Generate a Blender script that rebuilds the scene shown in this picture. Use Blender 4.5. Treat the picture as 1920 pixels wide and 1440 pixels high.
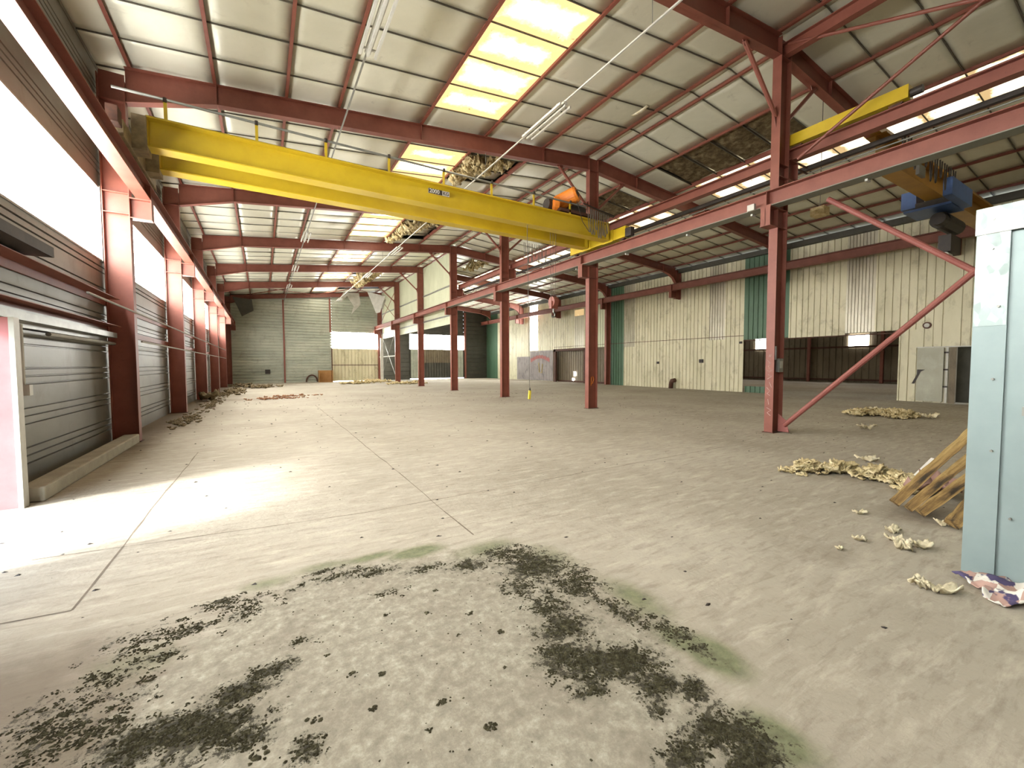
import bpy, math, random
import numpy as np
from mathutils import Vector, Matrix, noise

for o in list(bpy.data.objects):
    bpy.data.objects.remove(o, do_unlink=True)
SC = bpy.context.scene
COL = SC.collection
random.seed(7)

# ------------------------------------------------------------------ camera
yaw, pitch, roll = 0.5387, 0.0460, -0.0028
F = Vector((math.sin(yaw)*math.cos(pitch), math.cos(yaw)*math.cos(pitch), -math.sin(pitch)))
R = Vector((math.cos(yaw), -math.sin(yaw), 0))
U = R.cross(F)
R2 = R*math.cos(roll) + U*math.sin(roll)
U2 = -R*math.sin(roll) + U*math.cos(roll)
cam_d = bpy.data.cameras.new('camera')
cam_d.sensor_width = 36
cam_d.lens = 36*781.8/1920
cam_d.clip_start = 0.05
cam_d.clip_end = 300
cam = bpy.data.objects.new('camera', cam_d)
COL.objects.link(cam)
cam.matrix_world = Matrix(((R2.x, U2.x, -F.x, 0), (R2.y, U2.y, -F.y, 0), (R2.z, U2.z, -F.z, 1.5085), (0, 0, 0, 1)))
SC.camera = cam

# ------------------------------------------------------------------ world, sun, exposure
SC.view_settings.view_transform = 'Standard'
SC.view_settings.look = 'None'
SC.view_settings.gamma = 1
SC.view_settings.use_curve_mapping = False
SC.view_settings.exposure = 0.85
WIN_E, SKY_E, WORLD_E, SUN_E = 19.0, 8.5, 6.0, 8.0
w = bpy.data.worlds.new('sky')
SC.world = w
w.use_nodes = True
bg = w.node_tree.nodes['Background']
bg.inputs[0].default_value = (0.80, 0.89, 1.0, 1)
bg.inputs[1].default_value = WORLD_E
sun_d = bpy.data.lights.new('sun', 'SUN')
sun_d.energy = SUN_E
sun_d.angle = math.radians(14)
sun_d.color = (1.0, 0.98, 0.97)
sun = bpy.data.objects.new('sun', sun_d)
COL.objects.link(sun)
sun.rotation_euler = Vector((2.8, 1.2, -2.05)).to_track_quat('-Z', 'Y').to_euler()
sun.location = (-12, 1, 8)

# ------------------------------------------------------------------ node helpers
def lin(c):
    return tuple(((x/255)/12.92 if x/255 <= 0.04045 else ((x/255+0.055)/1.055)**2.4) for x in c) + (1,)

class Mat:
    def __init__(s, name):
        s.m = bpy.data.materials.new(name)
        s.m.use_nodes = True
        s.t = s.m.node_tree
        s.n = s.t.nodes
        s.p = s.n['Principled BSDF']
        s.tc = s.n.new('ShaderNodeTexCoord')
    def link(s, a, b): s.t.links.new(a, b)
    def mapping(s, scale=(1, 1, 1), src='Object'):
        mp = s.n.new('ShaderNodeMapping')
        mp.inputs['Scale'].default_value = scale
        s.link(s.tc.outputs[src], mp.inputs[0])
        return mp.outputs[0]
    def noise(s, scale=5, detail=4, rough=0.55, vec=None, dist=0):
        x = s.n.new('ShaderNodeTexNoise')
        x.inputs['Scale'].default_value = scale
        x.inputs['Detail'].default_value = detail
        x.inputs['Roughness'].default_value = rough
        x.inputs['Distortion'].default_value = dist
        s.link(vec if vec is not None else s.tc.outputs['Object'], x.inputs['Vector'])
        return x.outputs['Fac']
    def ramp(s, fac, stops):
        r = s.n.new('ShaderNodeValToRGB')
        el = r.color_ramp.elements
        while len(el) > 1: el.remove(el[-1])
        el[0].position = stops[0][0]; el[0].color = stops[0][1]
        for p, c in stops[1:]:
            e = el.new(p); e.color = c
        s.link(fac, r.inputs[0])
        return r.outputs[0]
    def mix(s, fac, a, b, mode='MIX'):
        m = s.n.new('ShaderNodeMix'); m.data_type = 'RGBA'; m.blend_type = mode
        for sock, v in ((0, fac), (6, a), (7, b)):
            if isinstance(v, (int, float)): m.inputs[sock].default_value = v
            elif isinstance(v, tuple): m.inputs[sock].default_value = v
            else: s.link(v, m.inputs[sock])
        return m.outputs[2]
    def math(s, op, a, b=0, c=None):
        m = s.n.new('ShaderNodeMath'); m.operation = op
        for i, v in enumerate((a, b) if c is None else (a, b, c)):
            if isinstance(v, (int, float)): m.inputs[i].default_value = v
            else: s.link(v, m.inputs[i])
        return m.outputs[0]
    def bump(s, h, strength=0.3, dist=0.02):
        b = s.n.new('ShaderNodeBump')
        b.inputs['Strength'].default_value = strength
        b.inputs['Distance'].default_value = dist
        s.link(h, b.inputs['Height'])
        s.link(b.outputs[0], s.p.inputs['Normal'])
    def set(s, color=None, rough=None, metal=None, spec=None):
        if color is not None:
            if isinstance(color, tuple): s.p.inputs['Base Color'].default_value = color
            else: s.link(color, s.p.inputs['Base Color'])
        if rough is not None:
            if isinstance(rough, (int, float)): s.p.inputs['Roughness'].default_value = rough
            else: s.link(rough, s.p.inputs['Roughness'])
        if metal is not None: s.p.inputs['Metallic'].default_value = metal
        if spec is not None: s.p.inputs['Specular IOR Level'].default_value = spec
        return s

def G(v): return (v, v, v, 1)

def painted(name, c1, c2, scale=3, rough=0.5, metal=0.0, fine=None, bump=0.08):
    m = Mat(name)
    f = m.noise(scale, 6, 0.6)
    col = m.ramp(f, [(0.3, lin(c1)), (0.7, lin(c2))])
    if fine:
        g = m.noise(scale*9, 5, 0.7)
        k = m.ramp(g, [(0.60, G(0)), (0.70, G(1))])
        col = m.mix(m.math('MULTIPLY', k, 0.5), col, lin(fine))
    m.set(col, rough, metal)
    m.bump(m.noise(scale*12, 4, 0.6), bump, 0.01)
    return m.m

M = {}
M['red'] = painted('red_oxide_paint', (118, 63, 49), (134, 78, 62), 2.5, 0.5, fine=(98, 46, 38))
M['red_pipe'] = painted('red_brace_paint', (142, 82, 72), (130, 68, 60), 2.5, 0.5, fine=(178, 148, 138))
M['yellow'] = painted('crane_yellow', (200, 172, 38), (180, 152, 32), 1.5, 0.35, fine=(190, 150, 20), bump=0.04)
M['old_yellow'] = painted('faded_crane_yellow', (176, 130, 38), (146, 102, 30), 1.5, 0.5, fine=(120, 80, 30))
M['dirty_plate'] = painted('grimy_cream_plate', (150, 132, 96), (96, 78, 56), 5, 0.6, fine=(50, 36, 26))
M['jamb'] = painted('flare_washed_jamb', (176, 108, 108), (156, 88, 88), 2, 0.5)  # red jamb lightened to pink: the flare washing over it is in the colour
M['orange'] = painted('motor_orange', (236, 140, 44), (216, 120, 40), 8, 0.4, fine=(240, 200, 160))
M['blue'] = painted('hoist_blue', (66, 96, 150), (56, 82, 130), 4, 0.45)
M['black'] = painted('black_grime', (34, 28, 24), (52, 42, 34), 8, 0.6)
M['rust'] = painted('rusty_iron', (90, 55, 38), (60, 38, 28), 12, 0.75)
M['grey_cable'] = painted('grey_cable', (96, 88, 78), (80, 74, 66), 10, 0.6)
M['steelgrey'] = painted('zinc_grey', (150, 150, 142), (125, 125, 118), 4, 0.4, 0.5)
M['white_metal'] = painted('white_enamel', (196, 194, 184), (172, 170, 160), 4, 0.45)
M['concrete'] = painted('kerb_concrete', (150, 145, 130), (175, 170, 152), 4, 0.9, bump=0.4)
M['joint'] = painted('joint_strip', (88, 82, 68), (70, 64, 52), 4, 0.6)
M['cardboard'] = painted('box_board', (170, 130, 80), (150, 112, 66), 3, 0.8)
M['white_scribble'] = painted('chalk', (225, 205, 195), (215, 190, 180), 9, 0.9)
M['orange_scribble'] = painted('marking_orange', (222, 130, 40), (205, 115, 35), 9, 0.8)
M['pendant'] = painted('pendant_yellow', (222, 200, 60), (190, 170, 50), 9, 0.5)

def wool(name, c1, c2, c3, scale=9):
    m = Mat(name)
    f = m.noise(scale, 7, 0.65)
    col = m.ramp(f, [(0.28, lin(c1)), (0.5, lin(c2)), (0.72, lin(c3))])
    m.set(col, 0.95, 0, 0.1)
    m.bump(m.noise(scale*5, 6, 0.75), 0.7, 0.03)
    return m.m
M['wool'] = wool('yellow_wool', (172, 150, 104), (216, 198, 152), (238, 226, 190))
M['wool_old'] = wool('old_brown_wool', (58, 46, 32), (100, 86, 62), (142, 128, 98), 5)
M['wool_pale'] = wool('pale_scrap', (206, 190, 150), (230, 218, 184), (244, 238, 216))

# foil faced ceiling panels
m = Mat('foil_ceiling')
f = m.noise(0.45, 5, 0.6)
col = m.ramp(f, [(0.3, lin((208, 206, 186))), (0.55, lin((222, 220, 200))), (0.75, lin((232, 230, 212)))])
st = m.ramp(m.noise(2.2, 7, 0.7, dist=0.6), [(0.60, G(0)), (0.74, G(1))])
col = m.mix(m.math('MULTIPLY', st, 0.30), col, lin((128, 120, 98)))
m.set(col, m.ramp(m.noise(1.6, 3), [(0.3, G(0.36)), (0.7, G(0.50))]), 0.25)
m.bump(m.noise(1.3, 4, 0.55), 0.35, 0.06)
M['foil'] = m.m

# ribbed sheet sidings
def siding(name, c1, c2, dirt, metal=0.25, rough=0.45, sc=(1, 1, 1), dirt_amt=0.5):
    m = Mat(name)
    f = m.noise(1.2, 6, 0.6, m.mapping(sc))
    col = m.ramp(f, [(0.3, lin(c1)), (0.7, lin(c2))])
    d = m.ramp(m.noise(2.4, 8, 0.7, m.mapping((1, 1, 0.6)), 0.5), [(0.52, G(0)), (0.72, G(1))])
    col = m.mix(m.math('MULTIPLY', d, dirt_amt), col, lin(dirt))
    m.set(col, rough, metal)
    m.bump(m.noise(6, 4, 0.6), 0.06, 0.02)
    return m.m
M['siding'] = siding('grey_tray_siding', (104, 102, 94), (134, 132, 122), (86, 78, 66), 0.35, 0.42, (1, 0.3, 1))
M['siding_end'] = siding('grey_green_siding', (148, 153, 138), (184, 187, 170), (120, 113, 96), 0.3, 0.45, (0.3, 1, 1))
M['siding_dark'] = siding('dark_siding', (60, 58, 50), (78, 76, 66), (44, 40, 33), 0.1, 0.6)
M['cream'] = siding('cream_cladding', (188, 182, 150), (210, 203, 173), (134, 125, 96), 0.05, 0.5, (1, 1, 0.3), 0.7)
M['cream_clean'] = siding('pale_green_cladding', (186, 188, 158), (200, 202, 174), (170, 168, 140), 0.05, 0.5, (1, 1, 0.25), 0.3)
M['green'] = siding('green_cladding', (66, 94, 70), (78, 108, 82), (54, 70, 52), 0.05, 0.5, (1, 1, 0.25), 0.4)
M['rooflight_sheet'] = siding('translucent_wall_sheet', (166, 159, 137), (198, 191, 170), (118, 108, 84), 0.2, 0.3, (1, 1, 0.3), 0.5)
M['brown_clad'] = siding('brown_cladding', (100, 88, 68), (118, 106, 84), (70, 60, 44), 0.1, 0.6, (1, 1, 0.3), 0.6)
M['door_grey'] = siding('grey_door_sheet', (146, 144, 126), (158, 156, 138), (178, 176, 160), 0.2, 0.5)
M['graffiti'] = siding('stained_sheet', (126, 118, 116), (150, 142, 136), (70, 60, 70), 0.1, 0.6, (1, 1, 1), 0.7)

# galvanised sheet with spangle
m = Mat('galvanised_spangle')
v = m.n.new('ShaderNodeTexVoronoi'); v.inputs['Scale'].default_value = 26
m.link(m.mapping((1, 1, 0.55)), v.inputs['Vector'])
sp = m.n.new('ShaderNodeSeparateColor'); m.link(v.outputs['Color'], sp.inputs[0])
sm = m.noise(3, 6, 0.65, dist=1.0)
base = m.ramp(sm, [(0.3, lin((134, 148, 144))), (0.7, lin((162, 174, 170)))])
col = m.mix(0.22, base, m.ramp(sp.outputs[0], [(0, lin((112, 130, 128))), (1, lin((205, 216, 214)))]))
m.set(col, m.ramp(sp.outputs[1], [(0, G(0.38)), (1, G(0.6))]), 0.35)
M['galv'] = m.m
M['galv_plain'] = painted('galvanised_plain', (128, 143, 142), (140, 155, 153), 2, 0.5, 0.3, bump=0.02)

# glowing panes (daylight in translucent sheets)
def pane(name, color, strength, dirt=None, rim=1.0):
    m = Mat(name)
    e = m.n.new('ShaderNodeEmission')
    e.inputs[1].default_value = strength
    if dirt:
        uvn = m.n.new('ShaderNodeSeparateXYZ'); m.link(m.tc.outputs['UV'], uvn.inputs[0])
        eu = m.math('MULTIPLY', m.math('MINIMUM', uvn.outputs[0], m.math('SUBTRACT', 1.0, uvn.outputs[0])), 1.9)
        ev = m.math('MINIMUM', m.math('FRACT', uvn.outputs[1]), m.math('SUBTRACT', 1.0, m.math('FRACT', uvn.outputs[1])))
        cell = m.n.new('ShaderNodeTexWhiteNoise'); cell.noise_dimensions = '1D'; m.link(m.math('FLOOR', uvn.outputs[1]), cell.inputs['W'])
        e_ = m.math('MINIMUM', eu, ev)
        e_ = m.math('ADD', e_, m.math('MULTIPLY', m.math('SUBTRACT', m.noise(2.6, 7, 0.7), 0.5), 0.55))
        e_ = m.math('SUBTRACT', e_, m.math('MULTIPLY', m.math('POWER', cell.outputs['Value'], 2.0), 0.42*rim))
        a = m.ramp(e_, [(0.0, dirt[0]), (0.10*rim+.001, dirt[1]), (0.30*rim+.002, color)])
        d = m.ramp(m.noise(5.5, 4, 0.6), [(0.66, G(0)), (0.70, G(1))])
        a = m.mix(d, a, dirt[2])
        m.link(a, e.inputs[0])
    else:
        e.inputs[0].default_value = color
    m.link(e.outputs[0], m.n['Material Output'].inputs[0])
    return m.m
M['window'] = pane('bright_window', (1.0, 0.985, 0.95, 1), WIN_E)
M['skylight'] = pane('yellowed_skylight', (1.0, 0.94, 0.80, 1), SKY_E,
                     ((0.10, 0.065, 0.028, 1), (0.16, 0.12, 0.06, 1), (0.045, 0.035, 0.014, 1)))
M['skylight2'] = pane('pale_skylight', (1.0, 0.90, 0.66, 1), SKY_E*0.22, ((0.25, 0.17, 0.08, 1), (0.48, 0.38, 0.22, 1), (0.14, 0.1, 0.05, 1)), 0.5)

# timber
m = Mat('weathered_timber')
f = m.noise(16, 7, 0.65, m.mapping((0.10, 1, 1)), 0.2)
col = m.ramp(f, [(0.38, lin((44, 34, 20))), (0.50, lin((120, 94, 52))), (0.7, lin((172, 144, 90)))])
m.set(col, 0.85); m.bump(m.noise(26, 5, 0.7), 0.4, 0.02)
M['wood'] = m.m
# cloth
m = Mat('checked_cloth')
c = m.n.new('ShaderNodeTexChecker'); c.inputs['Scale'].default_value = 9
m.link(m.tc.outputs['Object'], c.inputs['Vector'])
b = m.mix(c.outputs['Fac'], lin((222, 216, 204)), lin((176, 144, 132)))
k = m.ramp(m.noise(9, 3, 0.5), [(0.56, G(0)), (0.60, G(1))])
b = m.mix(k, b, lin((72, 64, 96)))
m.set(b, 0.9); M['cloth'] = m.m

# floor
m = Mat('dusty_concrete')
P_ = m.tc.outputs['Object']
at = m.n.new('ShaderNodeVertexColor'); at.layer_name = 'stain'
sp = m.n.new('ShaderNodeSeparateColor'); m.link(at.outputs[0], sp.inputs[0])
nb = m.noise(0.35, 5, 0.6)
base = m.ramp(nb, [(0.3, lin((146, 138, 122))), (0.5, lin((160, 152, 136))), (0.7, lin((171, 164, 148)))])
stv = m.mapping((1, 1, 1))
rot = stv.node; rot.inputs['Rotation'].default_value = (0, 0, 0.35); rot.inputs['Scale'].default_value = (1.2, 5, 1)
s1 = m.ramp(m.noise(1.7, 8, 0.72, stv, 0.4), [(0.50, G(0)), (0.68, G(1))])
base = m.mix(m.math('MULTIPLY', s1, 0.6), base, lin((190, 182, 164)))
s2 = m.ramp(m.noise(3.1, 8, 0.72, stv, 0.3), [(0.50, G(0)), (0.66, G(1))])
base = m.mix(m.math('MULTIPLY', s2, 0.5), base, lin((120, 110, 97)))
# fine grit
gr = m.ramp(m.noise(38, 4, 0.6), [(0.66, G(0)), (0.72, G(1))])
base = m.mix(m.math('MULTIPLY', gr, 0.25), base, lin((120, 108, 92)))
en = m.noise(9, 8, 0.75)
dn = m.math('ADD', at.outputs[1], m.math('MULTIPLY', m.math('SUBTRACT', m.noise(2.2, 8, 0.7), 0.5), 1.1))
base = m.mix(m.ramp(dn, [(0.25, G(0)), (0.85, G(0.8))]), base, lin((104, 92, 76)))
def mask(sock, a, b, amp):
    x = m.math('ADD', sock, m.math('MULTIPLY', m.math('SUBTRACT', en, 0.5), amp))
    return m.ramp(x, [(a, G(0)), (b, G(1))])
# pale chalky patch
pn = m.noise(16, 8, 0.75)
pale = m.ramp(pn, [(0.3, lin((118, 112, 98))), (0.5, lin((142, 136, 120))), (0.7, lin((176, 170, 152)))])
pale = m.mix(m.ramp(m.noise(3, 5, 0.6), [(0.45, G(0)), (0.7, G(0.55))]), pale, lin((122, 113, 98)))
base = m.mix(mask(sp.outputs[0], 0.45, 0.56, 0.6), base, pale)
# green algae
gcol = m.ramp(m.noise(14, 5, 0.7), [(0.3, lin((80, 84, 58))), (0.7, lin((122, 126, 92)))])
base = m.mix(m.math('MULTIPLY', mask(sp.outputs[1], 0.12, 0.6, 0.4), 0.9), base, gcol)
# dark damp moss bed
dcol = m.ramp(m.noise(40, 5, 0.7), [(0.38, lin((34, 31, 22))), (0.6, lin((70, 66, 50)))])
fn = m.noise(34, 9, 0.85)
fn2 = m.noise(9, 4, 0.6, dist=1.5)
dm = m.math('ADD', m.math('MULTIPLY', sp.outputs[2], 0.17), m.math('ADD', m.math('MULTIPLY', fn, 0.62), m.math('MULTIPLY', fn2, 0.38)))
dk = m.ramp(dm, [(0.575, G(0)), (0.61, G(1))])
dsoft = m.ramp(m.math('ADD', sp.outputs[2], m.math('MULTIPLY', m.math('SUBTRACT', en, 0.5), 0.5)), [(0.10, G(0)), (0.8, G(0.52))])
base = m.mix(dsoft, base, lin((98, 95, 78)))
base = m.mix(m.math('MULTIPLY', dk, m.ramp(sp.outputs[2], [(0.05, G(0)), (0.22, G(0.95))])), base, dcol)
m.set(base, 0.9, 0, 0.25)
m.bump(m.math('ADD', m.noise(24, 7, 0.7), m.math('MULTIPLY', m.noise(4, 4), 1.5)), 0.35, 0.02)
M['floor'] = m.m
M['moss'] = wool('dark_moss', (44, 40, 28), (70, 66, 48), (108, 104, 80), 30)
M['crack'] = painted('floor_joint_line', (112, 100, 84), (96, 86, 72), 8, 0.95)  # dark tone of the floor joint lines
M['debris'] = wool('dust_litter', (88, 76, 58), (128, 114, 88), (160, 148, 120), 12)

# ------------------------------------------------------------------ mesh builder
class MB:
    def __init__(s): s.v = []; s.f = []
    def add(s, vs, fs):
        n = len(s.v); s.v += [tuple(v) for v in vs]; s.f += [tuple(i+n for i in f) for f in fs]; return s
    def box(s, x0, x1, y0, y1, z0, z1):
        vs = [(x0,y0,z0),(x1,y0,z0),(x1,y1,z0),(x0,y1,z0),(x0,y0,z1),(x1,y0,z1),(x1,y1,z1),(x0,y1,z1)]
        return s.add(vs, [(0,3,2,1),(4,5,6,7),(0,1,5,4),(1,2,6,5),(2,3,7,6),(3,0,4,7)])
    def obar(s, p0, p1, a, b, up=(0, 0, 1)):
        """rectangular bar a (sideways) x b (along up)"""
        p0 = Vector(p0); p1 = Vector(p1); d = (p1-p0).normalized(); u = Vector(up)
        if abs(d.dot(u)) > 0.98: u = Vector((0, 1, 0))
        r = d.cross(u).normalized(); u = r.cross(d)
        vs = []
        for p in (p0, p1):
            for q in ((-1,-1),(1,-1),(1,1),(-1,1)): vs.append(p + r*q[0]*a/2 + u*q[1]*b/2)
        return s.add(vs, [(0,3,2,1),(4,5,6,7),(0,1,5,4),(1,2,6,5),(2,3,7,6),(3,0,4,7)])
    def ibeam(s, p0, p1, h, b, tf=0.014, tw=0.009, up=(0, 0, 1)):
        p0 = Vector(p0); p1 = Vector(p1); d = (p1-p0).normalized(); u = Vector(up)
        r = d.cross(u).normalized(); u = r.cross(d)
        for sg in (1, -1): s.obar(p0+u*sg*(h-tf)/2, p1+u*sg*(h-tf)/2, b, tf, u)
        s.obar(p0, p1, tw, h-2*tf+0.002, u)
        return s
    def tube(s, pts, r, n=8, cap=True):
        pts = [Vector(p) for p in pts]; rings = []
        prev = None
        for i, p in enumerate(pts):
            d = (pts[min(i+1, len(pts)-1)] - pts[max(i-1, 0)]).normalized()
            u = Vector((0, 0, 1)) if abs(d.z) < 0.9 else Vector((1, 0, 0))
            if prev is not None: u = prev
            a = d.cross(u).normalized(); c = a.cross(d).normalized(); prev = c
            rr = r[i] if isinstance(r, (list, tuple)) else r
            rings.append([p + a*math.cos(t*2*math.pi/n)*rr + c*math.sin(t*2*math.pi/n)*rr for t in range(n)])
        vs = [v for rg in rings for v in rg]; fs = []
        for i in range(len(pts)-1):
            for j in range(n):
                fs.append((i*n+j, i*n+(j+1) % n, (i+1)*n+(j+1) % n, (i+1)*n+j))
        if cap:
            fs.append(tuple(range(n-1, -1, -1))); fs.append(tuple((len(pts)-1)*n+j for j in range(n)))
        return s.add(vs, fs)
    def prism(s, poly, t0, t1, axis='y'):
        """poly list of 2-tuples; extruded between t0 and t1 on the given axis"""
        def mk(a, b, t):
            return {'y': (a, t, b), 'x': (t, a, b), 'z': (a, b, t)}[axis]
        n = len(poly)
        vs = [mk(a, b, t0) for a, b in poly] + [mk(a, b, t1) for a, b in poly]
        fs = [tuple(range(n)), tuple(range(2*n-1, n-1, -1))]
        for i in range(n): fs.append((i, (i+1) % n, (i+1) % n+n, i+n))
        return s.add(vs, fs)
    def build(s, name, mat, parent=None, smooth=False, kind=None):
        me = bpy.data.meshes.new(name)
        off = Vector(parent['_o']) if parent is not None and '_o' in parent else Vector((0, 0, 0))
        me.from_pydata([tuple(Vector(v)-off) for v in s.v], [], s.f)
        me.validate(); me.update()
        import bmesh
        bm = bmesh.new(); bm.from_mesh(me); bmesh.ops.recalc_face_normals(bm, faces=bm.faces); bm.to_mesh(me); bm.free()
        if smooth:
            for p in me.polygons: p.use_smooth = True
        me.materials.append(mat)
        o = bpy.data.objects.new(name, me); COL.objects.link(o)
        if parent is not None: o.parent = parent
        if kind: o['kind'] = kind
        o['_o'] = list(off)
        return o

def origin(o, loc):
    """move a top-level mesh object's origin to loc"""
    me = o.data; L = Vector(loc)
    for v in me.vertices: v.co -= L
    o.location = L
    o['_o'] = list(L)
    return o
def thing(name, loc, label, cat, group=None):
    o = bpy.data.objects.new(name, None); COL.objects.link(o)
    o.empty_display_size = 0.2
    o.location = loc; o['_o'] = list(loc); o['label'] = label; o['category'] = cat
    if group: o['group'] = group
    return o
def tag(o, label, cat, group=None, kind=None):
    o['label'] = label; o['category'] = cat
    if group: o['group'] = group
    if kind: o['kind'] = kind
    return o
def struct(o): o['kind'] = 'structure'; return o
def dup(root, delta, label, group=None):
    r = root.copy(); COL.objects.link(r); r.location = Vector(root.location)+Vector(delta); r['label'] = label
    if group: r['group'] = group
    for ch in list(root.children):
        c = ch.copy(); COL.objects.link(c); c.parent = r
        for g in ch.children:
            d = g.copy(); COL.objects.link(d); d.parent = c
    return r
def solid(o, t):
    md = o.modifiers.new('solid', 'SOLIDIFY'); md.thickness = t; md.offset = 0
    return o

# ------------------------------------------------------------------ plan (metres)
XL, XM, XR = -2.33, 9.735, 22.1     # column rows
Y0, B = 4.95, 6.0
YK = [Y0+B*k for k in range(-2, 8)]
def Yk(k): return Y0+B*k
YB = -7.05                           # back of the shell behind the camera
YE = 41.2                            # end wall, left aisle
YE2 = 43.0                           # end wall, right aisle
def zr(x): return 8.45 - (0.103*(XM-x) if x < XM else 0.09*(x-XM))
ORD = ['nearest', 'second nearest', 'third nearest', 'fourth nearest', 'fifth nearest', 'sixth nearest', 'farthest']

# ------------------------------------------------------------------ floor
def floor():
    xs = list(np.arange(-2.7, -1.2, 0.06)) + list(np.arange(-1.2, 2.8, 0.025)) + list(np.arange(2.8, 8, 0.15)) + list(np.arange(8, 44, 1.0)) + [44]
    ys = list(np.arange(-7.2, 0, 0.6)) + list(np.arange(0, 4.0, 0.025)) + list(np.arange(4.0, 9, 0.12)) + list(np.arange(9, 45.1, 0.9))
    X, Y = np.meshgrid(xs, ys)
    nx, ny = len(xs), len(ys)
    # world-space stain map of the damp patch
    cx, cy = 0.62, 1.7
    ang = np.arctan2((Y-cy)/1.62, (X-cx)/1.22)
    rr = np.hypot((X-cx)/1.22, (Y-cy)/1.62)
    wob = 0.05*np.sin(3*ang+0.6)+0.035*np.sin(7*ang+1.9)
    patch = np.clip(1.0-(rr-wob-0.5)*1.0, 0, 1)
    patch *= 1-0.75*np.clip((0.35-X)/0.5, 0, 1)*np.clip((Y-2.3)/0.3, 0, 1)*0
    def blob(l):
        a = np.zeros_like(X)
        for x, y, sx, sy, k in l: a = np.maximum(a, k*np.exp(-(((X-x)/sx)**2+((Y-y)/sy)**2)))
        return a
    green = blob([(1.03,3.23,.22,.10,1),(0.7,3.33,.25,.07,.7),(-.01,3.3,.2,.1,.5),(0.35,3.36,.25,.08,.5),(1.97,1.27,.12,.18,1),(1.93,1.45,.1,.15,.8),(1.73,.84,.12,.16,.9),(2.03,1.85,.14,.3,.6),(1.9,2.6,.18,.3,.45),(-.6,2.75,.25,.2,.35),(1.55,3.0,.3,.15,.55)])
    dark = blob(DARK)
    me = bpy.data.meshes.new('floor')
    vs = np.stack([X.ravel(), Y.ravel(), np.zeros(nx*ny)], 1)
    fs = [(j*nx+i, j*nx+i+1, (j+1)*nx+i+1, (j+1)*nx+i) for j in range(ny-1) for i in range(nx-1)]
    me.from_pydata(vs.tolist(), [], fs); me.update()
    ca = me.color_attributes.new('stain', 'FLOAT_COLOR', 'POINT')
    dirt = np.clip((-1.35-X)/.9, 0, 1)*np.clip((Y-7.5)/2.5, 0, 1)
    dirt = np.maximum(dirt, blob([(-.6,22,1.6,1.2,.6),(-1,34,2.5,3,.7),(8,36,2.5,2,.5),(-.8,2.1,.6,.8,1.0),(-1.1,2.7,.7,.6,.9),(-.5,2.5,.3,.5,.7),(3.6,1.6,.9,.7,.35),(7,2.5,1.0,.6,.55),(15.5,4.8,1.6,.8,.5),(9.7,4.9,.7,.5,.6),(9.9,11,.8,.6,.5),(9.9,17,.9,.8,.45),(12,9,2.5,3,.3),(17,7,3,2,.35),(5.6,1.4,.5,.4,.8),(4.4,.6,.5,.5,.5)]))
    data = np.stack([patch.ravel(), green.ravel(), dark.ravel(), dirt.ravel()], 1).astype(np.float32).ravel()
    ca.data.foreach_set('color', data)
    me.materials.append(M['floor'])
    o = bpy.data.objects.new('floor', me); COL.objects.link(o); struct(o)
    return o
# x, y, half widths, strength of the dark moss bed
DARK = [(1.72,2.55,.24,.26,.9),(1.78,2.15,.14,.22,.8),(1.45,2.36,.16,.14,.6),(1.44,1.85,.18,.14,.95),(1.28,1.67,.15,.11,1),(1.49,1.5,.2,.14,1.1),(1.38,1.58,.2,.14,.9),
        (1.56,1.28,.12,.10,1),(1.28,1.42,.12,.07,.85),(1.68,1.18,.10,.08,.9),(1.56,1.0,.15,.09,1),(1.37,.98,.14,.08,1),(1.55,.82,.16,.10,1),(1.44,1.19,.07,.05,.6),
        (1.85,1.75,.09,.3,.6),(1.3,2.81,.16,.10,.75),(1.01,2.93,.18,.07,.6),(.65,3.06,.2,.07,.6),(.32,3.28,.22,.05,.55),(1.6,2.85,.2,.2,.55),
        (-.48,2.13,.13,.14,1),(-.31,2.12,.18,.13,1.1),(-.2,2.05,.2,.12,.9),(-.13,2.24,.15,.10,.95),(.02,2.33,.12,.07,.75),(-.25,3.17,.14,.07,.7),(-.39,2.93,.14,.08,.6),(-.5,2.75,.14,.08,.5),
        (-.69,2.69,.16,.10,.45),(-.62,2.3,.14,.12,.5),(.12,1.77,.08,.09,.7),(-.1,1.95,.12,.08,.9),(-.42,1.85,.16,.14,1),(-.75,2.4,.3,.35,.42),(-.55,2.95,.3,.22,.35),(-.15,3.05,.3,.2,.35),(1.9,2.25,.16,.3,.55),(1.75,2.75,.2,.2,.5),(1.95,1.5,.1,.3,.5),(1.62,.9,.14,.2,.9),(.45,3.15,.4,.08,.45),(1.62,1.45,.16,.2,.6),(1.5,2.05,.2,.2,.6),(0.7,2.75,.2,.07,.3),(.15,2.5,.08,.05,.5)]
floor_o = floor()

# floor expansion joints: shallow dark strips
mb = MB()
def crackline(mb, pts, wd=0.008):
    for a, b in zip(pts[:-1], pts[1:]):
        a = Vector(a); b = Vector(b); n = max(1, int((b-a).length/0.35)); last = a
        for i in range(1, n+1):
            p = a.lerp(b, i/n)
            if i < n: p += Vector((random.uniform(-.012, .012), random.uniform(-.012, .012)))
            d = (p-last).normalized(); q = Vector((-d.y, d.x))*wd/2*random.uniform(.6, 1.5)
            mb.add([(last.x-q.x, last.y-q.y, .0015), (last.x+q.x, last.y+q.y, .0015), (p.x+q.x, p.y+q.y, .0015), (p.x-q.x, p.y-q.y, .0015)], [(0,1,2,3)])
            last = p
crackline(mb, [(1.57, 3.3), (1.60, 5.4), (1.63, 9.5), (1.68, 17.4)], 0.012)
crackline(mb, [(-1.05, 3.55), (-1.04, 5.3), (-1.0, 9.0)], 0.012)
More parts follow.
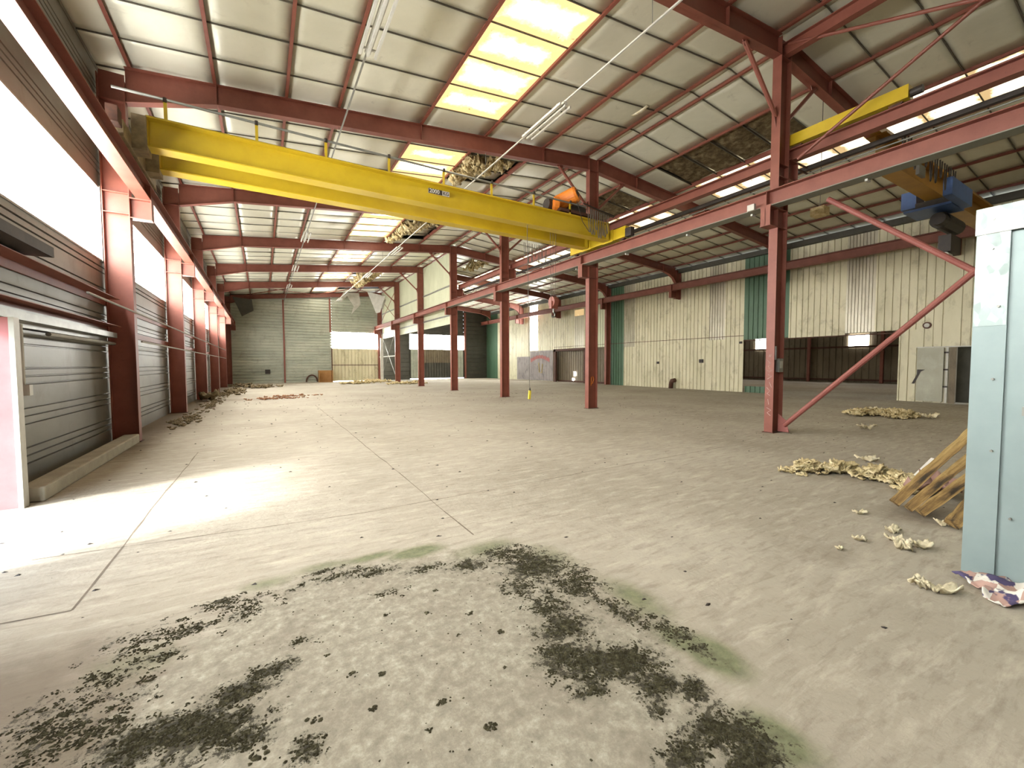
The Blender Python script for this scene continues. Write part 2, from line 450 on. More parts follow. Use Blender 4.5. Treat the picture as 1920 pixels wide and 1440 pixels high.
crackline(mb, [(-1.58, 4.65), (.08, 4.46), (.94, 4.38), (3.13, 4.42), (7.5, 4.5)], 0.009)
crackline(mb, [(-2.5, 3.66), (-1.36, 3.58), (-1.05, 3.55)], 0.012)
ex = mb.build('trim_3', M['crack']); struct(ex)

# ------------------------------------------------------------------ ceiling
PUR_L = [-2.62, -2.05, -0.70, 0.62, 1.72, 3.76, 5.65, 7.69, 9.45, XM]
PUR_R = [XM, 10.02, 11.81, 13.85, 15.74, 17.78, 18.9, 20.2, 21.55, 22.5]
def joints_y():
    return [ -6.87+i for i in range(0, 50)]
def is_sky(xi, y):   # panel cell starting at y in interval starting at xi
    for k in range(0, 6):
        r = y-Yk(k)
        if abs(xi-3.76) < .01 and 1.1 < r < 5.0:
            if k == 1 and r > 3.9: return False
            return True
    if abs(xi-13.85) < .01 and -6.5 < y < 33 and int(round(y)) not in (10, 11, 18, 25): return True
    return False
EXPOSED = [(11.81, 6.13), (11.81, 7.13), (11.81, 8.13), (11.81, 9.13), (11.81, 12.13), (11.81, 13.13), (11.81, 14.13)]
def is_exposed(xi, y): return any(abs(xi-a) < .01 and abs(y-b) < .05 for a, b in EXPOSED)
HOLES = [(5.65, 12.13), (5.65, 13.13), (5.65, 19.13), (5.65, 20.13), (5.65, 21.13), (5.65, 30.13), (5.65, 31.13), (7.69, 38.13), (5.65, 38.13), (7.69, 37.13)]
def is_hole(xi, y): return any(abs(xi-a) < .01 and abs(y-b) < .05 for a, b in HOLES)
rc = random.Random(3)
ceil = MB()
JY = joints_y()
for side in (PUR_L, PUR_R):
    for a, b in zip(side[:-1], side[1:]):
        for y in JY:
            y1 = min(y+1, YE2 if side is PUR_R else YE+0.2)
            if y1 <= y: continue
            if is_sky(a, y): continue
            dep = 0.16 if (is_exposed(a, y) or is_hole(a, y)) else 0
            nxs, nys = 5, 6
            far = min(1, max(0, (y-8)/14))
            sag = rc.uniform(.002, .008) + far*rc.uniform(.02, .05)
            t1 = rc.uniform(-.006, .006)*(1+3*far); t2 = rc.uniform(-.004, .004)*(1+6*far)
            vs = []
            for j in range(nys+1):
                for i in range(nxs+1):
                    u, v = i/nxs, j/nys
                    x = a+(b-a)*u; yy = y+(y1-y)*v
                    z = zr(x)+.085+dep - sag*math.sin(math.pi*v)*(0.45+.55*math.sin(math.pi*u)) + t1*(u-.5) + t2*(v-.5)
                    vs.append((x, yy, z))
            fs = [(j*(nxs+1)+i, j*(nxs+1)+i+1, (j+1)*(nxs+1)+i+1, (j+1)*(nxs+1)+i) for j in range(nys) for i in range(nxs)]
            ceil.add(vs, fs)
co = ceil.build('ceiling', M['foil'], smooth=True); struct(co); solid(co, 0.01)
# outer roof skin above (so that gaps stay dark)
mb = MB()
for a, b in ((-2.8, XM), (XM, 22.7)):
    mb.add([(a, YB, zr(a)+.32), (b, YB, zr(b)+.32), (b, YE2+.2, zr(b)+.32), (a, YE2+.2, zr(a)+.32)], [(0,1,2,3)])
ro = mb.build('trim_1', M['siding_dark']); struct(ro); solid(ro, 0.03)
# joint strips
mb = MB()
for side, ye in ((PUR_L, YE), (PUR_R, YE2)):
    for a, b in zip(side[:-1], side[1:]):
        for y in JY:
            if y > ye: continue
            mb.add([(a, y-.012, zr(a)+.062), (b, y-.012, zr(b)+.062), (b, y+.012, zr(b)+.062), (a, y+.012, zr(a)+.062),
                    (a, y-.012, zr(a)+.1), (b, y-.012, zr(b)+.1), (b, y+.012, zr(b)+.1), (a, y+.012, zr(a)+.1)],
                   [(0,3,2,1),(4,5,6,7),(0,1,5,4),(1,2,6,5),(2,3,7,6),(3,0,4,7)])
js = mb.build('joint_strip', M['joint'], co)
# skylight panes
wn = [0]
def window(parent_mb, mat):
    wn[0] += 1
    return struct(parent_mb.build('window_%d' % wn[0], mat))
for k in range(-2, 6):
    for (xa, xb, mat, side) in ((3.76, 5.65, M['skylight'], 0), (13.85, 15.74, M['skylight2'], 1)):
        mb = MB(); cnt = 0
        for y in JY:
            if not (Yk(k) < y+.5 <= Yk(k+1)): continue
            if is_sky(xa, y):
                cnt += 1
                e = .0
                mb.add([(xa, y+e, zr(xa)+.085), (xb, y+e, zr(xb)+.085), (xb, y+1-e, zr(xb)+.085), (xa, y+1-e, zr(xa)+.085)], [(0,1,2,3)])
        if cnt:
            o = window(mb, mat); uv = o.data.uv_layers.new(name='uv')
            for lp in o.data.loops:
                co_ = o.data.vertices[lp.vertex_index].co
                uv.data[lp.index].uv = ((co_.x-xa)/(xb-xa), co_.y+.87)

# ------------------------------------------------------------------ purlins
def purlin(x, y1, label, dz=0.0, wd=0.06):
    z = zr(x)
    t = MB(); t.box(x-wd/2, x+wd/2, YB, y1, z, z+.012); t.box(x-.008, x+.008, YB, y1, z+.01, z+.14)
    t.box(x-wd/2, x+wd/2, YB, y1, z+.13, z+.142)
    o = t.build('roof_purlin', M['red']); origin(o, (x, YB, z))
    tag(o, label, 'purlin', 'red roof purlins')
pl = ['just inside the left wall', 'second in from the left wall', 'third in from the left wall', 'left of the first hanging light row', 'along the left edge of the yellow skylights',
      'along the right edge of the yellow skylights', 'between the skylights and the ridge', 'on the left side of the ridge']
for x, l in zip(PUR_L[1:9], pl): purlin(x, YE, 'long thin red roof purlin '+l)
pr_ = ['on the right side of the ridge', 'along the exposed brown insulation', 'along the inner edge of the pale skylight strip', 'along the outer edge of the pale skylight strip',
       'fourth in from the cream wall', 'third in from the cream wall', 'second in from the cream wall', 'nearest the cream wall']
for x, l in zip(PUR_R[1:9], pr_): purlin(x, YE2, 'long thin red roof purlin '+l)

# ------------------------------------------------------------------ rafters
def rafter(k, side):
    y = Yk(k)
    if side == 'left':
        top = [(-2.5, zr(-2.5)), (XM-.2, zr(XM-.2))]
        bot = [(-2.13, 6.56), (-.68, zr(-.68)-.42), (XM-.2, zr(XM-.2)-.42)]
        if k == 6: bot = [(-2.13, 6.56), (-.68, zr(-.68)-.36), (XM-.2, zr(XM-.2)-.36)]
        xs = [-.68, 3.76, 7.69]
        loc = (-2.13, y, 6.56)
    else:
        top = [(XM+.2, zr(XM+.2)), (22.2, zr(22.2))]
        bot = [(XM+.2, zr(XM+.2)-.42), (20.6, zr(20.6)-.42), (21.1, 6.93), (21.5, 6.74), (21.75, 6.45)]
        xs = [11.81, 15.74, 20.6]
        loc = (XM+.2, y, 8.0)
    mb = MB()
    ztop = lambda x: zr(x)
    def zbot(x):
        for (a, za), (b, zb) in zip(bot[:-1], bot[1:]):
            if a-1e-6 <= x <= b+1e-6: return za+(zb-za)*(x-a)/(b-a)
        return bot[-1][1] if x > bot[-1][0] else bot[0][1]
    poly = [(bot[0][0], ztop(bot[0][0]))] + [(b[0], b[1]) for b in bot] + [(bot[-1][0], ztop(bot[-1][0]))]
    mb.prism(poly, y-.006, y+.006, 'y')
    for (a, za), (b, zb) in zip(bot[:-1], bot[1:]):
        mb.add([(a, y-.09, za), (b, y-.09, zb), (b, y+.09, zb), (a, y+.09, za), (a, y-.09, za+.014), (b, y-.09, zb+.014), (b, y+.09, zb+.014), (a, y+.09, za+.014)],
               [(0,3,2,1),(4,5,6,7),(0,1,5,4),(1,2,6,5),(2,3,7,6),(3,0,4,7)])
    a, za = bot[0][0], ztop(bot[0][0]); b, zb = bot[-1][0], ztop(bot[-1][0])
    mb.add([(a, y-.09, za-.016), (b, y-.09, zb-.016), (b, y+.09, zb-.016), (a, y+.09, za-.016), (a, y-.09, za-.001), (b, y-.09, zb-.001), (b, y+.09, zb-.001), (a, y+.09, za-.001)],
           [(0,3,2,1),(4,5,6,7),(0,1,5,4),(1,2,6,5),(2,3,7,6),(3,0,4,7)])
    for x in xs:
        mb.box(x-.005, x+.005, y-.08, y+.08, zbot(x)+.014, ztop(x)-.016)
    o = mb.build('roof_rafter', M['red']); origin(o, loc)
    l = ('red steel rafter spanning the left aisle above the %s middle column' if side == 'left' else 'red steel rafter of the right aisle behind the ridge, at the %s middle column') % ORD[k]
    tag(o, l, 'rafter', 'left aisle rafters' if side == 'left' else 'right aisle rafters')
for k in range(0, 7):
    rafter(k, 'left'); rafter(k, 'right')

# ------------------------------------------------------------------ middle columns
def mid_column(k):
    y = Yk(k)
    extra = {0: ', white scrawl on its flange', 1: ', with an orange P near its foot', 6: ' by the end wall'}.get(k, '')
    t = thing('steel_column', (XM, y, 0), '%s red steel column of the middle row%s' % (ORD[k], extra), 'column', 'middle row columns')
    top = zr(XM)-.02
    mb = MB()
    x0, x1 = XM-.2, XM+.2
    mb.box(x0, x0+.015, y-.09, y+.09, .012, top-.04); mb.box(x1-.015, x1, y-.09, y+.09, .012, top-.04); mb.box(x0+.015, x1-.015, y-.005, y+.005, .012, top)
    for z in (4.83, 4.44, 5.78, 5.52, 8.0):
        mb.box(x0+.015, x1-.015, y-.085, y+.085, z, z+.012)
    mb.build('shaft', M['red'], t)
    MB().box(x0-.03, x1+.03, y-.12, y+.12, 0, .014).build('base_plate', M['rust'], t)
    mb = MB(); mb.box(9.21, x0-.001, y-.11, y+.11, 4.81, 4.845); mb.box(9.21, x0-.001, y-.11, y+.11, 4.43, 4.445); mb.box(9.21, x0-.001, y-.006, y+.006, 4.445, 4.81); mb.box(9.21, 9.222, y-.1, y+.1, 4.445, 4.81)
    mb.build('bracket', M['red'], t)
    if k < 3 or k == 3:
        mb = MB(); mb.box(x1+.001, 10.3, y-.11, y+.11, 5.93, 5.955); mb.box(x1+.001, 10.3, y-.11, y+.11, 5.52, 5.535); mb.box(x1+.001, 10.3, y-.006, y+.006, 5.535, 5.93); mb.box(10.288, 10.3, y-.1, y+.1, 5.535, 5.93)
        mb.build('bracket', M['red'], t)
    if k < 6:
        for sg in (-1, 1):
            if sg == 1 and k > 2: continue
            a = (XM+sg*.215, y, 6.78); b = (XM+sg*1.42, y, 7.9-.03)
            mb = MB(); mb.tube([a, b], .045, 8)
            mb.prism([(XM+sg*.2, 6.55), (XM+sg*.30, 6.85), (XM+sg*.2, 7.0)], y-.006, y+.006, 'y')
            mb.prism([(XM+sg*1.25, 7.9), (XM+sg*1.3, 7.78), (XM+sg*1.42, 7.78), (XM+sg*1.5, 7.9)], y-.006, y+.006, 'y')
            mb.build('knee_brace', M['red'], t)
    return t
cols = [mid_column(k) for k in range(7)]

# scribbles and electrical box on the columns
def stroke(pts, r, name, mat, parent):
    return MB().tube(pts, r, 5).build(name, mat, parent)
xf = XM-.203
c0 = cols[0]
def sc(y, z): return (xf, Yk(0)+y, z)
for pts in ([(-.03,1.72),(-.01,1.66)],[(.0,1.72),(.015,1.66)],
            [(.05,1.60),(-.02,1.52),(.03,1.45)],[(.02,1.44),(-.05,1.36),(.0,1.33),(.05,1.38)],[(.03,1.28),(-.05,1.24),(.04,1.18)],
            [(.0,1.12),(-.05,1.0)],[(.05,1.0),(-.02,.92),(.04,.86),(-.02,.82)],[(.02,.74),(.0,.62)],[(.04,.55),(-.05,.5),(.03,.44),(-.04,.38)]):
    stroke([sc(a, b) for a, b in pts], .004, 'chalk_mark', M['white_scribble'], c0)
mb = MB(); mb.box(XM-.02, XM+.14, Yk(0)-.11, Yk(0)-.03, 1.33, 1.63)
bx = mb.build('switch_box', M['steelgrey'], c0)
mb = MB(); mb.box(XM+.0, XM+.10, Yk(0)-.118, Yk(0)-.11, 1.42, 1.57); mb.build('cover', M['white_metal'], bx)
MB().tube([(XM-.1, Yk(0)-.06, 1.6), (XM-.1, Yk(0)-.06, 1.9)], .03, 8).build('conduit', M['steelgrey'], c0)
y = Yk(1)-.02
stroke([(XM-.03, y, .78), (XM-.015, y, 1.08), (XM+.06, y, 1.1), (XM+.09, y, 1.0), (XM+.04, y, .86), (XM-.03, y, .84)], .011, 'letter_p', M['orange_scribble'], cols[1])

# ------------------------------------------------------------------ left wall columns
def left_column(k):
    y = Yk(k)
    t = thing('steel_column', (XL, y, 0), '%s red steel column standing against the left wall' % ORD[k-1], 'column', 'left wall columns')
    x0, x1 = XL-.2, XL+.2
    mb = MB()
    mb.box(x0, x0+.015, y-.1, y+.1, .012, 7.0); mb.box(x1-.015, x1, y-.1, y+.1, .012, 6.95); mb.box(x0+.015, x1-.015, y-.005, y+.005, .012, 7.1)
    for z in (4.44, 4.83, 6.55): mb.box(x0+.015, x1-.015, y-.095, y+.095, z, z+.012)
    mb.build('shaft', M['red'], t)
    MB().box(x0-.01, x1+.03, y-.13, y+.13, 0, .014).build('base_plate', M['rust'], t)
    mb = MB(); xe = -1.8
    mb.box(x1+.001, xe, y-.1, y+.1, 4.75, 4.77); mb.box(x1+.001, xe, y-.1, y+.1, 4.38, 4.395); mb.box(x1+.001, xe, y-.006, y+.006, 4.395, 4.75); mb.box(xe-.012, xe, y-.1, y+.1, 4.395, 4.75)
    mb.build('bracket', M['red'], t)
for k in range(1, 7): left_column(k)
# right wall column stubs
def right_stub(k):
    y = Yk(k)
    zb = 5.5 if k != 3 else .02
    t = thing('wall_stanchion', (22.0, y, zb), ('red steel stanchion end hanging below the beam on the cream wall, %s of them' % ORD[k]) if k != 3 else 'full-height dark red stanchion on the right wall beside the green sheets', 'column', 'right wall stanchions')
    mb = MB()
    mb.box(21.75, 21.765, y-.09, y+.09, zb, 7.2); mb.box(22.18, 22.195, y-.09, y+.09, zb, 7.2); mb.box(21.765, 22.18, y-.005, y+.005, zb, 7.25)
    mb.box(21.765, 22.18, y-.085, y+.085, 6.44, 6.452)
    mb.build('shaft', M['red'], t)
    mb = MB(); mb.box(21.3, 21.749, y-.1, y+.1, 5.95, 5.975); mb.box(21.3, 21.749, y-.1, y+.1, 5.55, 5.565); mb.box(21.3, 21.749, y-.006, y+.006, 5.565, 5.95); mb.box(21.3, 21.312, y-.09, y+.09, 5.565, 5.95)
    mb.build('bracket', M['red'], t)
for k in range(0, 6): right_stub(k)

# ------------------------------------------------------------------ crane runway beams
def runway(x, z0, z1, b, ya, yb, label, rail=True, name='runway_beam', hasside=False):
    t = thing(name, (x, ya, z0), label, 'beam', 'crane runway beams')
    mb = MB(); mb.ibeam((x, ya, (z0+z1)/2), (x, yb, (z0+z1)/2), z1-z0, b, .016, .01)
    for k in range(0, 7):
        y = Yk(k)
        if ya < y < yb: mb.box(x-b/2+.01, x+b/2-.01, y-.005, y+.005, z0+.016, z1-.016)
    mb.build('girder', M['red'], t)
    MB().box(x-.025, x+.025, ya, yb, z1+.001, z1+.045).build('rail', M['rust'], t)
    return t
rb_l = runway(-1.92, 4.77, 5.09, .22, YB+.1, Yk(6)+.1, 'red crane runway beam along the left wall under the windows top edge')
rb_m = runway(9.36, 4.85, 5.16, .27, YB+.1, Yk(6)+.3, 'long red crane runway beam on the left side of the middle columns')
rb_r = runway(10.14, 5.96, 6.20, .20, YB+.1, Yk(3)+.1, 'higher red crane runway beam on the right side of the middle columns')
rb_w = runway(21.5, 5.98, 6.34, .24, YB+.1, YE2-.2, 'dark red crane runway beam along the cream right wall')
# grey sheet added as the middle beam's paler flange underside, with white clips
t = thing('flange_underside', (9.52, YB+.2, 4.82), 'thin grey sheet added as the flange underside of the middle runway beam, with white clips', 'rail')
MB().box(9.225, 9.51, YB+.2, 24, 4.832, 4.849).build('channel', painted('dull_grey_strip', (128, 128, 114), (112, 112, 100), 3, .6), t)  # flange underside tone laid on as a separate sheet
for y in (3.3, 5.35, 7.0, 9.1, 11.4, 14.0):
    MB().box(9.40, 9.53, y-.02, y+.02, 4.79, 4.8315).build('clip', M['white_metal'], t)
o = MB().box(9.14, 9.205, 5.15, 5.3, 4.82, 4.95).build('junction_box', M['white_metal']); origin(o, (9.17, 5.2, 4.82))
tag(o, 'small white square box on the runway beam by the nearest middle column', 'box')
# rails between the two runway beams
for (x, z, r, l) in ((10.95, 6.03, .045, 'dark long bus bar running beside the higher runway beam'), (10.93, 5.90, .012, 'thin pale pipe running below the dark bus bar')):
    o = MB().box(x-r, x+r, YB+.2, 24, z-r, z+r).build('bus_bar', M['black'] if r > .03 else M['steelgrey']); origin(o, (x, YB+.2, z)); tag(o, l, 'bus bar')
    for k in range(-1, 3):
        MB().obar((10.31, Yk(k)+.0, z), (x-r-.001, Yk(k)+.0, z), .03, .03).build('support_arm', M['rust'], o)

# ------------------------------------------------------------------ left wall
def hsiding(mb, x, y0, y1, z0, z1, pitch, depth, inner=1, axis='x', pair=None, gw=None):
    """horizontal ribbed sheet: profile in z, extruded; inner = direction of the ribs"""
    zs = []; z = z0; i = 0
    prof = [(z0, 0)]
    while z < z1-.001:
        p = pitch if pair is None else pair[i % len(pair)]
        g = gw if gw else (.028 if pitch < .4 else .05)
        a, b = z+p-g, z+p
        if b > z1: break
        prof += [(a-.008, 0), (a, -depth), (b-.006, -depth), (b, 0)]
        z += p; i += 1
    prof.append((z1, 0))
    n = len(prof); vs = []
    for t in (y0, y1):
        for (zz, d) in prof:
            vs.append((x+d*inner, t, zz) if axis == 'x' else (t, x+d*inner, zz))
    mb.add(vs, [(i, i+1, n+i+1, n+i) for i in range(n-1)])
def vsiding(mb, x, y0, y1, z0, z1, pitch=.25, g=.03, depth=.03, inner=-1, axis='x', ztop=None):
    prof = [(y0, 0)]; y = y0
    while True:
        a, b = y+pitch-g, y+pitch
        if b > y1-.001: break
        prof += [(a-.006, 0), (a, 1), (b, 1), (b+.006, 0)]
        y += pitch
    prof.append((y1, 0)); n = len(prof); vs = []
    for t in (0, 1):
        for (yy, d) in prof:
            zz = z0 if t == 0 else (z1 if ztop is None else ztop(yy))
            dd = x - inner*d*depth
            vs.append((dd, yy, zz) if axis == 'x' else (yy, dd, zz))
    mb.add(vs, [(i, i+1, n+i+1, n+i) for i in range(n-1)])

WX = -2.58
mb = MB()
DY0, DY1, DZ = 4.15, 6.5, 2.06
PAIR = [.30, .10, .10]
hsiding(mb, WX, DY1, YE+.3, .0, 3.49, .2, .03, 1, 'x', PAIR)
hsiding(mb, WX, DY0, DY1, DZ, 3.49, .2, .03, 1, 'x', PAIR)
hsiding(mb, WX, YB, DY0, .0, 3.49, .2, .03, 1, 'x', PAIR)
hsiding(mb, WX, YB, YE+.3, 4.89, 7.3, .2, .03, 1, 'x', PAIR)
hsiding(mb, WX, Yk(5)-.1, YE+.3, 3.49, 4.89, .2, .03, 1, 'x', PAIR)
hsiding(mb, WX, YB, Yk(-1)+.1, 3.49, 4.89, .2, .03, 1, 'x', PAIR)
wl = mb.build('wall_left', M['siding']); struct(wl)
solid(wl, .012)
mb = MB()
for k in range(-2, 5):
    mb.box(WX-.03, WX+.04, Yk(k)-.11, Yk(k)+.11, 3.49, 4.89)
mp = mb.build('window_post', M['siding'], wl)
for k in range(-1, 5):
    m2 = MB(); m2.box(WX-.06, WX-.05, Yk(k)+.1, Yk(k+1)-.1, 3.5, 4.88)
    o = window(m2, M['window'])
    fm = MB(); fm.box(WX-.05, WX+.02, Yk(k)+.1, Yk(k+1)-.1, 4.86, 4.89); fm.box(WX-.05, WX+.02, Yk(k)+.1, Yk(k+1)-.1, 3.49, 3.52)
    fm.build('frame', M['steelgrey'], o)
# wall girts
for zz, lab in ((2.72, 'upper red wall girt running along the left wall siding'), (2.20, 'lower red wall girt running along the left wall siding')):
    mb = MB(); ya = -1
    mb.box(WX+.02, WX+.045, ya, Yk(6)-.1, zz-.06, zz+.06); mb.box(WX+.02, WX+.26, ya, Yk(1)-.15, zz+.055, zz+.066)
    o = mb.build('wall_girt', M['red']); origin(o, (WX, ya, zz)); tag(o, lab, 'girt', 'left wall girts')
mb = MB(); mb.box(-2.52, -2.36, 5.2, 10.7, 2.04, 2.13); mb.box(-2.52, -2.5, 5.2, 10.7, 1.98, 2.2)
o = mb.build('door_track', M['steelgrey']); origin(o, (-2.45, 5.2, 2.04)); tag(o, 'pale sliding door track channel over the left doorway', 'track')
MB().tube([(-2.42, 7.9, 1.93), (-2.42, 10.75, 1.93)], .03, 8).build('roller_tube', M['steelgrey'], o)
for i, (z, ya, yb) in enumerate(((2.0, 11.2, 34), (2.55, 8.2, 34))):
    o = MB().tube([(-2.1, ya, z), (-2.1, yb, z)], .018, 6).build('pipe', M['steelgrey']); origin(o, (-2.1, ya, z))
    tag(o, ['lower thin grey pipe in front of the left wall columns', 'upper thin grey pipe in front of the left wall columns'][i], 'pipe', 'left wall pipes')
# sliding door frame, left
d = MB()
d.box(-2.66, -2.25, 6.44, 6.5, 0, 2.02); d.box(-2.56, -2.50, DY0, DY1, 2.0, 2.06)
d1 = d.build('door_1', M['jamb']); struct(d1)
MB().box(-2.25, -2.21, 6.40, 6.52, 0, 2.02).build('frame', M['white_metal'], d1)
MB().tube([(-2.30, 6.80, 1.3), (-2.30, 6.80, 1.98)], .02, 8).build('rod', M['white_metal'], d1)
MB().box(-2.36, -2.24, 6.76, 6.84, 1.18, 1.3).build('latch', M['white_metal'], d1)
# kerb
mb = MB(); mb.box(-2.36, -2.12, 6.62, 10.8, 0, .17)
o = mb.build('concrete_kerb', M['concrete']); origin(o, (-2.24, 6.62, 0)); tag(o, 'low concrete kerb along the left wall beside the doorway', 'kerb')
bv = o.modifiers.new('b', 'BEVEL'); bv.width = .02; bv.segments = 2
# outside ground, left
mb = MB(); mb.add([(-30, -20, -.02), (-2.6, -20, -.02), (-2.6, 30, -.02), (-30, 30, -.02)], [(0,1,2,3)])
o = mb.build('floor_outside', M['concrete']); struct(o)
# lamp box on the wall
mb = MB(); mb.prism([(-2.55, 2.83), (-2.15, 2.83), (-2.15, 2.95), (-2.55, 3.1)], 5.7, 7.3, 'y')
o = mb.build('wall_heater', M['black']); origin(o, (-2.35, 6.5, 2.83)); tag(o, 'small dark box on the girt at the left edge above the doorway', 'box')
# back wall (behind the camera)
mb = MB(); hsiding(mb, YB, -2.6, 22.5, 0, 8.5, .2, .03, -1, 'y'); o = mb.build('wall_back', M['siding']); struct(o)

# ------------------------------------------------------------------ end wall, left aisle
mb = MB()
def eseg(x0, x1, z0, z1): hsiding(mb, YE, x0, x1, z0, z1, .25, .07, -1, 'y', None, .09)
eseg(-2.6, 5.5, 0, 8.1); eseg(5.5, 9.75, 4.56, 8.4)
we = mb.build('wall_end', M['siding_end']); struct(we)
m2 = MB(); m2.box(5.43, 9.75, YE+.02, YE+.03, 3.05, 4.56); window(m2, M['window'])
mb = MB(); vsiding(mb, YE+.0, 5.4, 9.85, .06, 3.05, .3, .06, .05, -1, 'y')
d2 = mb.build('door_2', M['cream']); struct(d2)
mb = MB(); mb.box(5.45, 9.7, YE-.07, YE-.03, 1.5, 1.56); mb.box(5.43, 5.5, YE-.05, YE+.02, 0, 3.05); mb.box(9.63, 9.7, YE-.05, YE+.02, 0, 3.05); mb.build('frame', M['rust'], d2)
m2 = MB(); m2.box(5.5, 9.7, YE+.08, YE+.09, -.01, .07); window(m2, M['window'])
for x, z0, l in ((1.65, 0, 'dark red full-height post on the grey end wall'), (5.36, 4.5, 'short red post above the end wall door')):
    mb = MB(); mb.box(x-.06, x+.06, YE-.1, YE-.026, z0, zr(x)-.45)
    o = mb.build('wall_post', M['red']); origin(o, (x, YE-.06, z0)); tag(o, l, 'post', 'end wall posts')
o = MB().box(.18, .56, YE-.1, YE-.026, .8, 1.16).build('vent_cover', M['black']); origin(o, (.37, YE-.06, .8)); tag(o, 'small dark square vent on the grey end wall', 'vent')
# cardboard/wood box at the end wall
t = thing('wooden_crate', (4.85, 40.6, 0), 'tan open wooden crate on the floor against the end wall', 'crate')
mb = MB(); mb.box(4.25, 5.4, 40.95, 41.0, .02, 1.05); mb.build('back_panel', M['cardboard'], t)
MB().box(4.25, 4.3, 40.2, 40.95, .02, 1.05).build('side_panel', M['cardboard'], t); MB().box(5.35, 5.4, 40.2, 40.95, .02, 1.05).build('side_panel', M['cardboard'], t)
MB().box(4.25, 5.4, 40.2, 40.95, 0, .02).build('bottom_panel', M['cardboard'], t)
# pipe coil beside the crate
mb = MB(); mb.tube([(3.75+.45*math.cos(a/10*math.pi), 41.05, .05+.6*math.sin(a/10*math.pi)) for a in range(11)], .06, 7)
o = mb.build('hose', M['rust']); origin(o, (3.75, 41.05, 0)); tag(o, 'rusty arched hose against the end wall beside the crate', 'hose')
# X rods under the far roof
for (a, b) in (((-1.5, Yk(5)), (4.0, Yk(6))), ((4.0, Yk(5)), (-1.5, Yk(6))), ((4.2, Yk(5)), (9.3, Yk(6))), ((9.3, Yk(5)), (4.2, Yk(6)))):
    o = MB().tube([(a[0], a[1], zr(a[0])-.1), (b[0], b[1], zr(b[0])-.1)], .03, 6).build('tie_rod', M['red'])
    origin(o, (a[0], a[1], zr(a[0])-.1)); tag(o, 'crossed tie rod under the far roof, near end by %s' % ('the left wall' if a[0] < 0 else 'the skylight strip edge' if a[0] < 4.1 else 'the skylight strip, running right' if a[0] < 5 else 'the middle columns'), 'tie rod', 'crossed roof tie rods')

# ------------------------------------------------------------------ panel wall between the aisles (far)
mb = MB()
PX = 9.965
vsiding(mb, PX, Yk(3)+.1, YE2, 4.02, 8.4, .2, .02, .015, -1, 'x', ztop=lambda y: 8.36)
wp = mb.build('wall_partition', M['cream_clean']); struct(wp); solid(wp, .01)
for z, l in ((6.35, 'upper thin girt across the cream partition panels'), (4.55, 'lower thin girt across the cream partition panels')):
    o = MB().box(PX-.05, PX-.018, Yk(3)+.12, YE, z-.045, z+.045).build('panel_girt', M['steelgrey']); origin(o, (PX, Yk(3), z)); tag(o, l, 'girt', 'partition girts')
# X brace far bay + white post
for i, (a, b) in enumerate((((Yk(5)+.1, .15), (Yk(6)-.1, 4.8)), ((Yk(6)-.1, .15), (Yk(5)+.1, 4.8)), ((Yk(5)+.1, 5.3), (Yk(6)-.1, 7.9)), ((Yk(6)-.1, 5.3), (Yk(5)+.1, 7.9)))):
    o = MB().tube([(XM, a[0], a[1]), (XM, b[0], b[1])], .025, 6).build('brace_rod', M['steelgrey'] if i < 2 else M['red']); origin(o, (XM, a[0], a[1]))
    tag(o, ['grey crossed brace rod rising away below the far runway beam', 'grey crossed brace rod falling away below the far runway beam', 'red crossed brace rod rising away above the far runway beam', 'red crossed brace rod falling away above the far runway beam'][i], 'brace', 'far bay crossed braces')
o = MB().box(XM-.10, XM-.04, Yk(5)+.1, Yk(6)-.1, 2.25, 2.33).build('cross_rail', M['white_metal']); origin(o, (XM, Yk(5), 2.3)); tag(o, 'pale horizontal rail between the two farthest middle columns', 'rail')
o = MB().box(9.38, 9.62, 39.3, 39.45, 0, 4.0).build('white_post', M['white_metal']); origin(o, (9.5, 39.38, 0)); tag(o, 'white post beside the farthest middle column', 'post')

# ------------------------------------------------------------------ end wall, right aisle
mb = MB()
def e2(x0, x1, z0, z1): hsiding(mb, YE2, x0, x1, z0, z1, .45, .04, -1, 'y')
e2(9.9, 13.25, 0, 8.4); e2(19.4, 22.6, 0, 7.9); e2(13.25, 19.4, 4.75, 8.4)
o = mb.build('wall_end_right', M['siding_dark']); struct(o)
m2 = MB(); m2.box(13.25, 16.2, YE2+.02, YE2+.03, 3.18, 4.75); m2.box(16.28, 19.4, YE2+.02, YE2+.03, 3.18, 4.75); window(m2, M['window'])
mb = MB(); vsiding(mb, YE2, 13.2, 19.45, .1, 3.18, .3, .05, .05, -1, 'y')
d3 = mb.build('door_3', M['siding_dark']); struct(d3)
mb = MB(); vsiding(mb, YE2-.06, 14.8, 18.4, 1.75, 3.18, .25, .04, .03, -1, 'y'); mb.build('upper_sheet', M['brown_clad'], d3)
mb = MB(); vsiding(mb, YE2-.06, 13.35, 14.3, .1, 3.18, .28, .05, .03, -1, 'y'); vsiding(mb, YE2-.06, 18.45, 19.3, .1, 3.18, .28, .05, .03, -1, 'y'); mb.build('side_sheet', M['siding_end'], d3)
m2 = MB(); m2.box(13.4, 17.3, YE2-.01, YE2, .0, .06); window(m2, M['window'])
o = MB().box(19.45, 19.65, YE2-.16, YE2-.05, 0, 7.3).build('wall_post', M['red']); origin(o, (19.55, YE2-.1, 0)); tag(o, 'dark post right of the far windows in the right aisle end wall', 'post', 'end wall posts')

